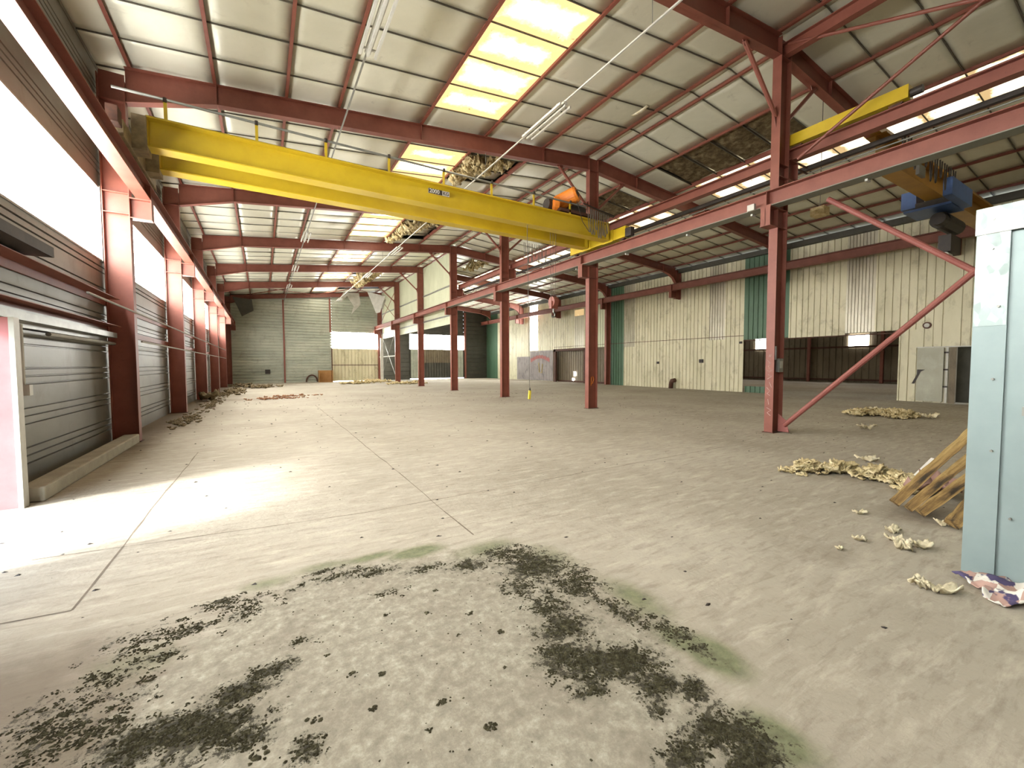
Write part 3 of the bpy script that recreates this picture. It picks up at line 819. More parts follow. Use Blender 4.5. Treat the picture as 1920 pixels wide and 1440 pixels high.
# ------------------------------------------------------------------ right wall cladding
CX = 22.3
def clad(y0, y1, z0, z1, mat, name='wall_right', pitch=.25, g=.03, ztop=True, off=0):
    mb = MB(); vsiding(mb, CX+off, y0, y1, z0, z1, pitch, g, .04, -1, 'x')
    return mb.build(name, mat)
ET = 7.15
r0 = clad(5.05, 7.36, 2.87, ET, M['cream']); struct(r0); r0.name = 'wall_right'
def rc_(y0, y1, z0, z1, mat, **k):
    o = clad(y0, y1, z0, z1, mat, 'cladding', **k); o.parent = r0
    return o
rc_(YB, 4.3, 0, ET, M['cream']); rc_(4.3, 5.05, 2.15, ET, M['cream']); rc_(5.05, 6.0, 2.15, 2.87, M['cream'])
rc_(5.0, 6.55, 0.0, 2.16, M['cream']); rc_(6.0, 6.55, 2.15, 2.87, M['cream'])
rc_(7.36, 8.4, 2.87, ET, M['rooflight_sheet'], pitch=.12, g=.03)
rc_(8.4, 10.73, 2.76, ET, M['cream']); rc_(10.73, 12.96, 2.82, ET, M['green'])
rc_(12.96, 14.02, 0, ET, M['cream']); rc_(14.02, 14.99, 0, 2.9, M['cream']); rc_(14.02, 14.99, 2.9, ET, M['rooflight_sheet'], pitch=.16)
rc_(14.99, 20.61, 0, ET, M['cream']); rc_(20.61, 21.66, 0, 2.75, M['cream']); rc_(20.61, 21.66, 2.75, ET, M['rooflight_sheet'], pitch=.14)
rc_(21.66, 23.6, 0, ET, M['green'])
rc_(23.6, 25.9, 2.85, ET, M['cream_clean']); rc_(25.9, 30.05, 2.85, ET, M['cream']); rc_(30.05, 32.55, 0, ET, M['cream'])
rc_(32.55, 33.9, 0, 2.88, M['cream']); rc_(33.9, 40.35, 0, ET, M['cream']); rc_(40.35, YE2, 0, ET, M['green'])
rc_(11.55, 12.85, 0, .33, M['green'])
m2 = MB(); m2.box(CX+.03, CX+.04, 32.55, 33.9, 2.88, ET); window(m2, M['window'])
m2 = MB(); m2.box(CX-.012, CX-.004, 26.0, 27.15, 5.5, 6.0); window(m2, M['skylight2'])
rr = rc_(26.0, 27.15, 2.9, 5.5, M['rooflight_sheet'], off=-.01)
# graffiti sheets
mb = MB(); vsiding(mb, CX-.06, 30.1, 33.8, .05, 2.8, .2, .03, .02, -1, 'x'); vsiding(mb, CX-.06, 33.8, 36.2, .05, 2.3, .2, .03, .02, -1, 'x')
o = mb.build('sheet_panel', M['graffiti']); origin(o, (CX-.06, 33, 0)); tag(o, 'stained grey sheets with faded paint below the tall white window', 'sheet panel')
mb = MB()
for i in range(18):
    a = i/17
    mb.box(CX-.072, CX-.061, 30.6+2.9*a, 30.6+2.9*a+.14, 1.75+.35*math.sin(math.pi*a), 2.1+.3*math.sin(math.pi*a)+.05*math.sin(i*2.3))
mb.build('paint_smear', painted('faded_red_paint', (150, 84, 84), (170, 110, 104), 5, .8), o)
mb = MB(); mb.tube([(CX-.065, 32.3, 1.7), (CX-.065, 32.2, .8), (CX-.065, 31.8, .75), (CX-.065, 31.7, 1.6)], .05, 6); mb.build('paint_smear', painted('faded_ochre_paint', (150, 134, 84), (168, 150, 100), 5, .8), o)
# far opening with brown sliding leaf behind
mb = MB(); vsiding(mb, CX+.5, 23.4, 30.3, .05, 3.1, .3, .04, .03, -1, 'x'); o = mb.build('door_4', M['brown_clad']); struct(o)
mb = MB(); mb.box(CX-.03, CX+.12, 29.75, 30.05, 0, 2.85); mb.box(CX-.03, CX+.12, 25.8, 26.0, 0, 2.85); mb.box(CX-.03, CX+.12, 25.9, 30.05, 2.68, 2.87); mb.box(CX+.4,CX+.46,23.6,30.0,.02,.15)
mb.build('frame', M['rust'], o)
for q in ((27.55, .55, .9), (27.75, .02, .35)):
    m2 = MB(); m2.box(CX+.44, CX+.45, q[0], q[0]+.25, q[1], q[2]); window(m2, M['window'])
# long horizontal seam line/rail on the cladding
o = MB().box(CX-.025, CX-.003, 12.96, 30.0, 3.03, 3.06).build('trim_2', M['rust']); struct(o)
MB().box(CX-.03, CX-.003, 6.6, 12.96, 2.74, 2.79).build('lintel', M['rust'], o)
# eave plate above the cladding
mb = MB(); mb.box(22.02, 22.26, YB, YE2, 7.1, 7.34); o = mb.build('eaves_gutter', M['siding_dark']); origin(o, (22.1, YB, 7.1)); tag(o, 'dark eaves box running along the top of the cream wall', 'eaves')
# lintel edge over the door opening and small items
MB().box(CX-.03, CX+.02, 4.3, 6.0, 2.13, 2.17).build('lintel', M['white_metal'], r0)
for (y, z, s) in ((18.6, 1.62, .09), (13.95+1.5, 1.7, .13), (13.1, 2.68, .07)):
    o = MB().box(CX-.06, CX-.004, y-s, y+s, z-s*.8, z+s*.8).build('socket_box', M['black']); origin(o, (CX-.03, y, z-s*.8))
    tag(o, {18.6: 'tiny black box on the cream wall above the pipe elbow', 13.1: 'tiny black box at the corner of the wide opening'}.get(y, 'small black box mid-height on the cream wall right of the pipe elbow'), 'box', 'black boxes on the cream wall')
o = MB().tube([(CX-.2, 17.45, 0), (CX-.22, 17.4, .3), (CX-.27, 17.3, .48), (CX-.3, 17.05, .52)], .13, 12).build('pipe_elbow', M['rust'], smooth=True); origin(o, (CX-.2, 17.3, 0)); tag(o, 'dark pipe elbow rising from the floor at the cream wall', 'pipe')
# round grille
mb = MB(); mb.tube([(CX-.05, 5.72, 3.0+.0), (CX-.003, 5.72, 3.0)], .13, 18)
o = mb.build('round_vent', M['rust']); origin(o, (CX-.03, 5.72, 3.0)); tag(o, 'small round vent with pale centre on the cream wall above the grey door', 'vent')
MB().tube([(CX-.07, 5.72, 3.0), (CX-.045, 5.72, 3.0)], .08, 18).build('cap', M['white_metal'], o)
# grey door leaf and doorway
d5 = MB().box(CX-.11, CX-.06, 5.2, 5.95, .05, 2.12).build('door_5', M['door_grey']); struct(d5)
mb = MB(); mb.prism([(5.93, 1.28), (5.7, 1.28), (5.82, 1.2), (6.0, .72), (6.08, .72), (5.93, 1.1)], CX-.12, CX-.105, 'x'); mb.build('torn_flap', M['black'], d5)
mb = MB(); mb.box(CX-.07, CX-.03, 5.08, 5.15, .02, 2.12); mb.build('jamb', M['white_metal'], d5)
mb = MB(); [mb.box(CX-.08, CX-.03, 5.08, 5.22, z, z+.06) for z in (.6, 1.25, 1.9)]; mb.build('hinge', M['black'], d5)
mb = MB(); mb.box(CX-.04, CX+.1, 4.88, 5.06, 0, 2.13); mb.build('frame', M['brown_clad'], d5)
# room behind the doorway
mb = MB(); mb.box(23.2, 23.25, 2.5, 5.3, 0, 2.6)
o = mb.build('wall_room', M['siding_dark']); struct(o)

# ------------------------------------------------------------------ hall beyond the wide opening
mb = MB(); vsiding(mb, 41.0, 3, 36, .0, 6.2, .45, .06, .05, -1, 'x')
wb = mb.build('wall_far_hall', M['brown_clad']); struct(wb)
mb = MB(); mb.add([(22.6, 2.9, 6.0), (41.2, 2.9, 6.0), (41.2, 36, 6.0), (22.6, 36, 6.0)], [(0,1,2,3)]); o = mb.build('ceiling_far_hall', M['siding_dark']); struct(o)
mb = MB(); mb.box(22.6, 41.2, 36, 36.1, 0, 6); mb.box(23.3, 41.2, 2.9, 3.0, 0, 6); o = mb.build('wall_far_side', M['brown_clad']); struct(o)
for (ya, yb, za, zb) in ((13.83, 15.15, 2.92, 3.85), (21.3, 22.6, 2.9, 4.05), (28.5, 29.8, 2.9, 4.0), (6.4, 7.7, 2.9, 3.9)):
    m2 = MB(); m2.box(40.93, 40.95, ya, yb, za, zb); window(m2, M['window'])
for z in (2.88, .22):
    o = MB().box(40.8, 40.94, 3.1, 36, z-.07, z+.07).build('wall_girt', M['rust']); origin(o, (40.87, 3.1, z)); tag(o, 'dark horizontal girt on the brown wall of the hall beyond, %s' % ('at window sill height' if z > 1 else 'just above its floor'), 'girt', 'far hall girts')
for y, l in ((17.9, 'left of the small bright window'), (12.9, 'right of the small bright window'), (24.0, 'by the left edge of the wide opening')):
    o = MB().box(40.6, 40.79, y-.1, y+.1, 0, 5.9).build('wall_post', M['red']); origin(o, (40.7, y, 0)); tag(o, 'dark red post in the hall beyond, '+l, 'post', 'far hall posts')
# a rooflight in the far hall lights its floor
m2 = MB(); m2.box(29, 32, 6, 33, 5.94, 5.96); window(m2, M['skylight2'])

# ------------------------------------------------------------------ bracing by the nearest middle column
def brace(p0, p1, label, r=.05, mat='red_pipe'):
    mb = MB(); mb.tube([p0, p1], r, 10)
    o = mb.build('diagonal_brace', M[mat]); origin(o, p0); tag(o, label, 'brace', 'diagonal braces at the nearest middle column')
    return o
ap = (XM, 1.97, 2.97)
brace((XM, 4.72, .17), ap, 'pinkish diagonal brace rising right from the foot of the nearest middle column', .05)
brace((XM, 4.02, 4.78), ap, 'pinkish diagonal brace falling right from under the runway beam', .05)
ap2 = (XM, 1.97, 7.15)
brace((XM, 4.60, 5.80), ap2, 'thin red brace rising right across the yellow crane end carriage', .032, 'red')
brace((XM, 4.84, 8.28), ap2, 'thin red brace falling right from the top of the nearest middle column', .032, 'red')
brace(ap, (XM, -.9, .12), 'diagonal brace falling behind the galvanised cabin, partner of the one with peeling paint', .05)
mb = MB(); mb.prism([(4.85, .03), (4.85, .42), (4.68, .28), (4.62, .03)], XM-.006, XM+.006, 'x')
mb.build('gusset', M['red_pipe'], c0)
mb = MB(); mb.ibeam((XM, -1, 8.17), (XM, 4.94, 8.17), .26, .16); o = mb.build('ridge_strut', M['red']); origin(o, (XM, -1, 8.17)); tag(o, 'red strut beam running from the top of the nearest middle column toward the viewer', 'beam')

# ------------------------------------------------------------------ yellow bridge crane
cr = thing('bridge_crane', (3.7, 10.1, 5.1), 'yellow double-girder bridge crane spanning the left aisle', 'crane')
def girder(y, x0, x1, z0, z1):
    mb = MB(); b = .30
    mb.ibeam((x0, y, (z0+z1)/2), (x1, y, (z0+z1)/2), z1-z0, b, .022, .012)
    mb.box(x0, x1, y-.10, y+.10, z1+.001, z1+.03)
    for i in range(7):
        x = x0+.02+(x1-x0-.04)*i/6
        if i in (0, 6): mb.box(x-.006, x+.006, y-b/2+.01, y+b/2-.01, z0+.02, z1-.02)
    return mb.build('girder', M['yellow'], cr)
g1 = girder(9.68, -1.62, 9.18, 5.29, 5.80)
g2 = girder(10.66, -1.62, 9.18, 5.29, 5.80)
MB().box(-1.6, 9.1, 9.66, 9.70, 5.833, 5.87).build('trolley_rail', M['rust'], g1)
MB().box(-1.6, 9.1, 10.64, 10.68, 5.833, 5.87).build('trolley_rail', M['rust'], g2)
for x in (-1.78, 9.36):
    mb = MB()
    if x > 0: mb.box(x-.12, x+.12, 8.95, 11.5, 5.27, 5.58); mb.box(x-.13, x+.13, 9.45, 9.9, 5.25, 5.60); mb.box(x-.13, x+.13, 10.45, 10.9, 5.25, 5.60)
    else: mb.box(-2.03, -1.80, 9.0, 11.4, 5.16, 5.42); mb.box(-1.80, -1.60, 9.5, 9.86, 5.2, 5.78); mb.box(-1.80, -1.60, 10.48, 10.84, 5.2, 5.78)
    ec = mb.build('end_carriage', M['yellow'] if x > 0 else M['dirty_plate'], cr)
    for y in (9.15, 11.3):
        xx = x if x > 0 else -1.92
        MB().tube([(xx-.05, y, 5.345 if x > 0 else 5.255), (xx+.05, y, 5.345 if x > 0 else 5.255)], .115, 16).build('wheel', M['rust'], ec)
    mb = MB(); mb.box(x-.16, x-.02, 8.7, 8.93, 5.24, 5.48)
    mb.build('drive_motor', M['black'] if x > 0 else M['rust'], ec)
# handrail-like conductor on stanchions in front of the near girder
xs = [-1.35, .02, 1.25, 2.55, 3.85, 5.15, 6.45, 7.7]
for x in xs:
    mb = MB(); mb.box(x-.025, x+.025, 9.60, 9.63, 5.80, 6.16)
    mb.build('stanchion', M['yellow'], cr)
MB().tube([(-2.05, 9.60, 6.18), (8.3, 9.60, 6.14)], .024, 8).build('conductor_rod', M['steelgrey'], cr)
for x in xs: MB().tube([(x, 9.585, 6.13), (x, 9.585, 6.20)], .03, 8).build('insulator', M['black'], cr)
# trolley with orange hoist
tr = MB().box(7.35, 8.6, 9.6, 10.75, 5.88, 5.96).build('trolley_frame', M['rust'], cr)
mb = MB(); mb.tube([(7.25, 10.15, 6.2), (8.55, 10.15, 6.2)], .17, 14); mb.build('rope_drum', M['black'], tr, smooth=False)
mb = MB(); mb.tube([(7.62, 10.16, 6.28), (7.65, 10.11, 6.29), (7.93, 9.64, 6.44), (7.96, 9.59, 6.46)], [.15, .22, .23, .20], 22); mb.build('hoist_motor', M['orange'], tr, smooth=False)
MB().tube([(7.961, 9.589, 6.461), (7.967, 9.579, 6.464)], .10, 16).build('fan_cover', M['black'], tr)
mb = MB(); mb.tube([(7.3, 9.85, 6.12), (7.42, 9.8, 6.12)], .2, 16); mb.build('gearbox', M['orange'], tr)
MB().box(7.9, 8.6, 9.95, 10.2, 5.97, 6.25).build('control_box', M['black'], tr)
# hanging cable loops (festoon) near the right end
rg = random.Random(5)
for i in range(9):
    x = 8.22+.085*i; dz = rg.uniform(.55, .78); w_ = .04+rg.uniform(0, .03); yy = 9.36
    pts = [(x-w_+2*w_*s, yy-.02*math.sin(math.pi*s), 6.02-.01*i-dz*math.sin(math.pi*s)**.6) for s in [j/10 for j in range(11)]]
    MB().tube(pts, .011, 6).build('cable_loop', M['grey_cable'], cr)
MB().tube([(8.0, 9.38, 6.12), (8.6, 9.36, 6.02), (9.2, 9.36, 5.96)], .02, 6).build('cable_track', M['black'], cr)
MB().tube([(7.86, 9.5, 6.2), (7.86, 9.38, 5.9), (7.95, 9.36, 5.6), (8.2, 9.36, 5.35)], .01, 6).build('power_cable', M['black'], cr)
for i in range(7):
    x = 7.05+.13*i; dz = rg.uniform(.35, .65); w_ = .03
    pts = [(x-w_+2*w_*s, 11.0, 5.28-dz*math.sin(math.pi*s)**.6) for s in [j/8 for j in range(9)]]
    MB().tube(pts, .01, 5).build('cable_loop', M['grey_cable'], cr)
# capacity sign
sg = MB().box(3.43, 3.95, 9.512, 9.526, 5.53, 5.64).build('capacity_sign', M['white_metal'], cr)
MB().box(3.43, 3.77, 9.508, 9.5115, 5.53, 5.64).build('sign_field', M['black'], sg)
def text(s, size, loc, mat, parent, name='lettering'):
    cu = bpy.data.curves.new(name, 'FONT'); cu.body = s; cu.size = size; cu.extrude = .001; cu.offset = size*.02
    tmp = bpy.data.objects.new('tmp', cu); COL.objects.link(tmp)
    bpy.context.view_layer.update()
    me = bpy.data.meshes.new_from_object(tmp.evaluated_get(bpy.context.evaluated_depsgraph_get()))
    bpy.data.objects.remove(tmp)
    off = Vector(cr['_o'])
    for v in me.vertices:
        v.co = Vector((v.co.x+loc[0], loc[1]+v.co.z, v.co.y+loc[2]))-off
    me.materials.clear(); me.materials.append(mat)
    o = bpy.data.objects.new(name, me); COL.objects.link(o); o.parent = parent
    return o
text('2000', .125, (3.45, 9.505, 5.545), M['white_metal'], sg)
text('KG', .11, (3.785, 9.508, 5.548), M['black'], sg)
# hook block and ropes
hk = thing('hook_block', (7.52, 10.15, 3.1), 'small orange-red hook block hanging on ropes under the yellow crane', 'hook')
for dx in (-.07, .0, .07): MB().tube([(7.5+dx, 10.15, 3.42), (7.5+dx*1.6, 10.15, 6.05)], .006, 5).build('rope', M['grey_cable'], hk)
mb = MB(); mb.tube([(7.44, 10.15, 3.38), (7.60, 10.15, 3.38)], .16, 16); mb.box(7.40, 7.64, 10.09, 10.21, 3.18, 3.40); mb.build('sheave_housing', M['red'], hk)
mb = MB(); mb.tube([(7.52, 10.15, 3.18), (7.52, 10.15, 3.08), (7.57, 10.15, 3.03), (7.56, 10.15, 2.95), (7.50, 10.15, 2.93), (7.45, 10.15, 2.97)], .022, 8); mb.build('hook', M['steelgrey'], hk)
# pendant control
pd = thing('pendant_control', (6.3, 9.6, .56), 'yellow pendant control hanging on its cable low above the floor', 'control')
MB().tube([(6.24, 9.62, 5.30), (6.27, 9.6, 3.0), (6.3, 9.6, .85)], .008, 6).build('cable', M['grey_cable'], pd)
mb = MB(); mb.obar((6.29, 9.6, .56), (6.31, 9.6, .80), .06, .05); pb = mb.build('handset', M['pendant'], pd)
MB().tube([(6.31, 9.6, .80), (6.31, 9.6, .88)], [.03, .012], 8).build('boot', M['black'], pd)

# ------------------------------------------------------------------ second crane in the right aisle
c2 = thing('bridge_crane', (15.8, 3.9, 6.2), 'older faded yellow bridge crane with blue hoist in the right aisle', 'crane')
mb = MB(); mb.box(10.02, 10.26, 2.95, 5.0, 6.27, 6.50); ec = mb.build('end_carriage', M['yellow'], c2)
for y in (3.15, 4.8): MB().tube([(10.09, y, 6.30), (10.19, y, 6.30)], .11, 16).build('wheel', M['rust'], ec)
mb = MB(); mb.tube([(10.12, 2.78, 6.36), (10.12, 2.945, 6.36)], .07, 12); mb.build('drive_motor', M['black'], ec)
mb = MB(); mb.box(21.38, 21.62, 2.9, 5.0, 6.43, 6.66); mb.build('end_carriage', M['old_yellow'], c2)
mb = MB(); mb.ibeam((11.1, 3.75, 5.98), (20.9, 3.75, 5.98), .6, .34, .025, .014); mb.box(10.27, 21.37, 3.66, 3.84, 6.281, 6.43)
mb.build('girder', M['old_yellow'], c2)
def b2(name, x0, x1, y0, y1, z0, z1, mat): return MB().box(x0, x1, y0, y1, z0, z1).build(name, mat, c2)
b2('electric_box', 14.75, 15.35, 4.1, 4.4, 5.58, 6.02, M['blue'])
b2('electric_box', 13.75, 15.3, 3.2, 3.36, 5.42, 5.82, M['blue'])
b2('hoist_frame', 14.6, 15.6, 3.4, 4.3, 5.44, 5.50, M['blue'])
b2('hoist_frame', 14.7, 14.78, 3.37, 4.1, 5.5, 5.66, M['black'])
b2('grey_cabinet', 12.7, 13.1, 3.5, 3.56, 5.75, 5.98, M['steelgrey'])
mb = MB(); mb.tube([(15.2, 3.75, 5.24), (16.5, 3.75, 5.24)], .2, 16); mb.build('rope_drum', M['black'], c2)
mb = MB(); mb.tube([(14.85, 3.7, 5.2), (15.15, 3.7, 5.2)], .15, 16); mb.build('hoist_motor', M['black'], c2)
mb = MB(); mb.box(15.75, 16.6, 3.65, 3.9, 4.5, 4.95); mb.build('hook_block', M['black'], c2)
mb = MB(); mb.tube([(15.75, 3.75, 4.42), (16.1, 3.75, 4.42)], .07, 12); mb.build('sheave', M['white_metal'], c2)
for i in range(11):
    x = 11.0+.32*i
    if x > 14.3: continue
    dz = rg.uniform(.3, .6)
    pts = [(x+.15*s, 3.3, 6.1-dz*math.sin(math.pi*s)**.6) for s in [j/8 for j in range(9)]]
    MB().tube(pts, .014, 5).build('cable_loop', M['black'], c2)
o = MB().box(11.9, 12.2, 5.0, 5.3, 5.2, 5.4).build('torn_carton', M['wool']); origin(o, (12, 5.1, 5.2))
tag(o, 'scrap of orange-tan board hanging below the roof of the right aisle', 'scrap')
MB().tube([(12.05, 5.15, 5.4), (12.05, 5.15, zr(12.05)+.02)], .008, 5).build('wire', M['grey_cable'], o)

# ------------------------------------------------------------------ hanging light rows
def lamp_row(x, z, ys, which):
    o = MB().box(x-.014, x+.014, YB+.3, YE-.2, z+.0, z+.028).build('lighting_rail', M['white_metal'] if x > 3 else M['steelgrey']); origin(o, (x, YB+.3, z))
    tag(o, 'slim pale lighting rail hung under the rafters, %s' % which, 'rail', 'lighting rails')
    mbh = MB()
    for k in range(-1, 7): mbh.tube([(x, Yk(k), z+.035), (x, Yk(k), zr(x)-.42)], .006, 5)
    mbh.build('hanger', M['steelgrey'], o)
    base = None
    for i, y in enumerate(ys):
        lab = '%s fluorescent batten with white slats on the %s' % (['nearest', 'second', 'third', 'fourth', 'fifth', 'sixth'][i], 'left lighting rail' if x < 3 else 'right lighting rail')
        if base is None:
            base = thing('light_batten', (x, y, z-.1), lab, 'lamp', 'fluorescent battens')
            mb = MB(); mb.box(x-.05, x+.05, y, y+1.5, z-.045, z-.002); mb.box(x-.14, x+.14, y+.1, y+.14, z-.05, z-.03); mb.box(x-.14, x+.14, y+1.36, y+1.4, z-.05, z-.03); mb.build('body', M['white_metal'], base)
            for dx in (-.13, .0, .13): MB().box(x+dx-.02, x+dx+.02, y, y+1.5, z-.10, z-.052).build('slat', M['white_metal'], base)
        else:
            dup(base, (0, y-ys[0], 0), lab)
lamp_row(1.72, 7.0, [6.28, 12.9, 19.1, 25.7, 32.0], 'left of the yellow skylights')
lamp_row(5.68, 7.1, [7.25, 13.4, 19.7, 26.0, 37.0], 'crossing below the yellow skylights')

# ------------------------------------------------------------------ wool, sheets and litter
def crumple(cx, cy, cz, sx, sy, h, seed, n=9, curl=1.0, mb=None, rotz=0.0, tilt=0.0):
    rr = random.Random(seed); off = Vector((rr.uniform(-99, 99), rr.uniform(-99, 99), 0))
    mb = mb or MB(); vs = []
    for j in range(n+1):
        for i in range(n+1):
            u, v = i/n-.5, j/n-.5
            e = 1+.35*noise.noise(Vector((u*3, v*3, 5))+off)
            x, y = u*sx*e, v*sy*e
            z = h*(.5+noise.noise(Vector((u*3.4, v*3.4, 0))+off)+.5*noise.noise(Vector((u*8, v*8, 3))+off)) + curl*h*(abs(u)**2)*2.0
            x += .25*h*noise.noise(Vector((u*6, v*6, 9))+off); y += .25*h*noise.noise(Vector((u*6, v*6, 19))+off)
            z += tilt*u*sx
            c, s = math.cos(rotz), math.sin(rotz)
            vs.append([cx+x*c-y*s, cy+x*s+y*c, z])
    mz = min(v[2] for v in vs)
    for v in vs: v[2] += cz-mz+.003
    mb.add(vs, [(j*(n+1)+i, j*(n+1)+i+1, (j+1)*(n+1)+i+1, (j+1)*(n+1)+i) for j in range(n) for i in range(n)])
    return mb
def pile(name, zones, n, size, label, cat, mat, seed, hmax=.2, stuff=False):
    rr = random.Random(seed); mb = MB()
    for i in range(n):
        x, y, sx, sy = rr.choice(zones)
        a, b = rr.gauss(0, .42), rr.gauss(0, .42)
        a = max(-1, min(1, a)); b = max(-1, min(1, b))
        s = size*rr.uniform(.5, 1.4)
        zc = hmax*max(0, 1-(a*a+b*b))*rr.uniform(0, .8)
        crumple(x+a*sx, y+b*sy, zc, s, s*rr.uniform(.4, .9), s*.35, seed*1000+i, 6, rr.uniform(.3, 1.5), mb, rr.uniform(0, 3.1))
    o = mb.build(name, mat, smooth=True); x, y = zones[0][0], zones[0][1]; origin(o, (x, y, 0)); solid(o, .012)
    tag(o, label, cat)
    if stuff: o['kind'] = 'stuff'
    return o
pile('insulation_heap', [(6.55, 2.85, .35, .16), (6.9, 2.6, .4, .18), (7.0, 2.25, .4, .14), (6.85, 1.95, .35, .14), (6.6, 1.75, .25, .12)], 460, .11, 'crumpled heap of cream-yellow insulation wool on the floor left of the timbers', 'insulation heap', M['wool'], 11, .13)
pile('insulation_heap', [(15.2, 5.2, .9, .35), (15.9, 4.8, .9, .3), (15.4, 4.4, .6, .25)], 260, .2, 'low spread of pale yellow insulation wool on the floor near the wide opening', 'insulation heap', M['wool'], 12, .12)
pile('insulation_litter', [(8.0, 37, 2.2, 1.2), (6.5, 35.5, 1.2, .8), (9.6, 33, 1.8, 1.0), (8.6, 39, 1.2, .8)], 260, .3, 'pale torn insulation litter spread on the floor before the end door', 'insulation litter', M['wool'], 13, .12, True)
pile('insulation_litter', [(-1.2, 36, .8, 1.5), (-.2, 33, 1.2, 1.5), (-1.4, 28, .5, 2.5)], 120, .3, 'yellowish litter on the floor in the far left corner', 'insulation litter', M['debris'], 14, .05, True)
pile('debris_litter', [(-1.75, 20, .35, 3), (-1.8, 26, .4, 3), (-1.8, 14.5, .35, 2)], 260, .09, 'dusty brown litter along the foot of the left wall past the first column', 'debris litter', M['debris'], 15, .015, True)
pile('debris_litter', [(.4, 21.5, 1.4, .5), (1.3, 23.0, 1.2, .4)], 110, .12, 'thin reddish litter patch on the floor of the left aisle', 'debris litter', wool('reddish_litter', (120, 78, 58), (150, 106, 82), (186, 160, 124), 12), 16, .03, True)
o = crumple(-2.0, 22.0, 0, .6, .9, .35, 77, 8).build('rubble_sack', M['debris'], smooth=True); origin(o, (-2.0, 22.0, 0)); solid(o, .02); tag(o, 'grey crumpled sack against the left wall between columns', 'sack')
scr = [(4.80, 1.40, .16, .07, 'long white scrap of wool'), (4.55, 1.31, .10, .08, 'white knotted scrap just right of the long white one'), (4.43, 1.22, .12, .10, 'curled cream scrap with a dark rim'),
       (4.57, 1.15, .14, .07, 'flat cream scrap right of the curled one'), (4.32, 1.48, .09, .05, 'small oval pale scrap left of the curled one'), (3.98, 1.49, .05, .03, 'tiny pale crumb left of the small oval scrap'),
       (3.76, .95, .10, .08, 'cream scrap at the left end of the twisted pair'), (3.81, .85, .18, .08, 'twisted cream scrap in front of the galvanised cabin'),
       (7.99, 2.67, .26, .12, 'grey-white scrap behind the insulation heap'), (11.9, 4.0, .35, .16, 'pale scrap beyond the heap near the column foot'),
       (16.4, 5.3, .3, .2, 'pale scrap right of the low wool spread'), (15.6, 3.9, .35, .2, 'pale flat scrap at the right of the low wool spread'), (5.12, 1.75, .12, .05, 'brown speckled scrap before the timbers'), (5.4, 1.22, .10, .06, 'cream crumb at the foot of the timbers')]
for i, (x, y, sx, sy, l) in enumerate(scr):
    o = crumple(x, y, 0, sx, sy, min(sx, sy)*.55, 200+i, 8, 1.2, None, random.Random(i).uniform(-.4, .6)-.5).build('wool_scrap', M['wool_pale'], smooth=True)
    origin(o, (x, y, 0)); solid(o, .008); tag(o, l, 'scrap', 'loose wool scraps')
# checked cloth
o = crumple(4.22, .55, 0, .62, .36, .07, 301, 18, .4, None, -.75).build('checked_cloth', M['cloth'], smooth=True); origin(o, (4.22, .55, 0)); solid(o, .006)
tag(o, 'crumpled checked cloth with dark blue blocks at the foot of the galvanised cabin', 'cloth')
# pink/white sheet bits by the timbers
o = MB().obar((6.75, 1.85, .04), (6.95, 1.68, .36), .05, .012).build('white_strip', M['white_metal']); origin(o, (6.75, 1.85, .04)); tag(o, 'thin white strip leaning behind the timbers', 'strip')
o = crumple(6.5, 1.55, 0, .5, .35, .14, 401, 8).build('pink_sheet', painted('pink_paper', (150, 118, 106), (136, 104, 94), 5, .8), smooth=True); origin(o, (6.55, 1.5, 0)); solid(o, .006); tag(o, 'dull pink crumpled sheet behind the timbers', 'sheet')
# timbers
def timber(p0, p1, wd, th, label, seed):
    rr = random.Random(seed); p0 = Vector(p0); p1 = Vector(p1); d = (p1-p0).normalized(); L = (p1-p0).length
    u = Vector((-.94, -.22, .25)); r = d.cross(u).normalized(); u = r.cross(d)
    n = 14; vs = []
    for i in range(n+1):
        oy, oz = rr.uniform(-.004, .004), rr.uniform(-.004, .004)
        a = wd/2*(1+rr.uniform(-.08, .08)); b = th/2*(1+rr.uniform(-.1, .1))
        for q in ((-1,-1),(1,-1),(1,1),(-1,1)): vs.append((L*i/n, oy+q[0]*a, oz+q[1]*b))
    fs = [(0,3,2,1), (n*4, n*4+1, n*4+2, n*4+3)]
    for i in range(n):
        for j in range(4): fs.append((i*4+j, i*4+(j+1) % 4, i*4+4+(j+1) % 4, i*4+4+j))
    mb = MB(); mb.add(vs, fs); o = mb.build('timber_plank', M['wood'])
    o.matrix_world = Matrix(((d.x, r.x, u.x, p0.x), (d.y, r.y, u.y, p0.y), (d.z, r.z, u.z, p0.z), (0, 0, 0, 1)))
    tag(o, label, 'plank', 'timbers leaning behind the cabin')
    return o
timber((5.57, 1.62, .07), (6.32, 1.14, .97), .085, .05, 'leftmost and highest of the weathered timbers leaning behind the galvanised cabin', 1)
timber((5.51, 1.50, .06), (6.27, 1.05, .82), .08, .05, 'second weathered timber from the left of the leaning stack', 2)
timber((5.45, 1.39, .06), (6.22, .97, .68), .09, .05, 'third weathered timber from the left, lowest of the leaning three', 3)
timber((5.28, 1.13, .07), (5.75, 1.0, .42), .11, .08, 'short dark-based timber closest to the galvanised cabin', 4)

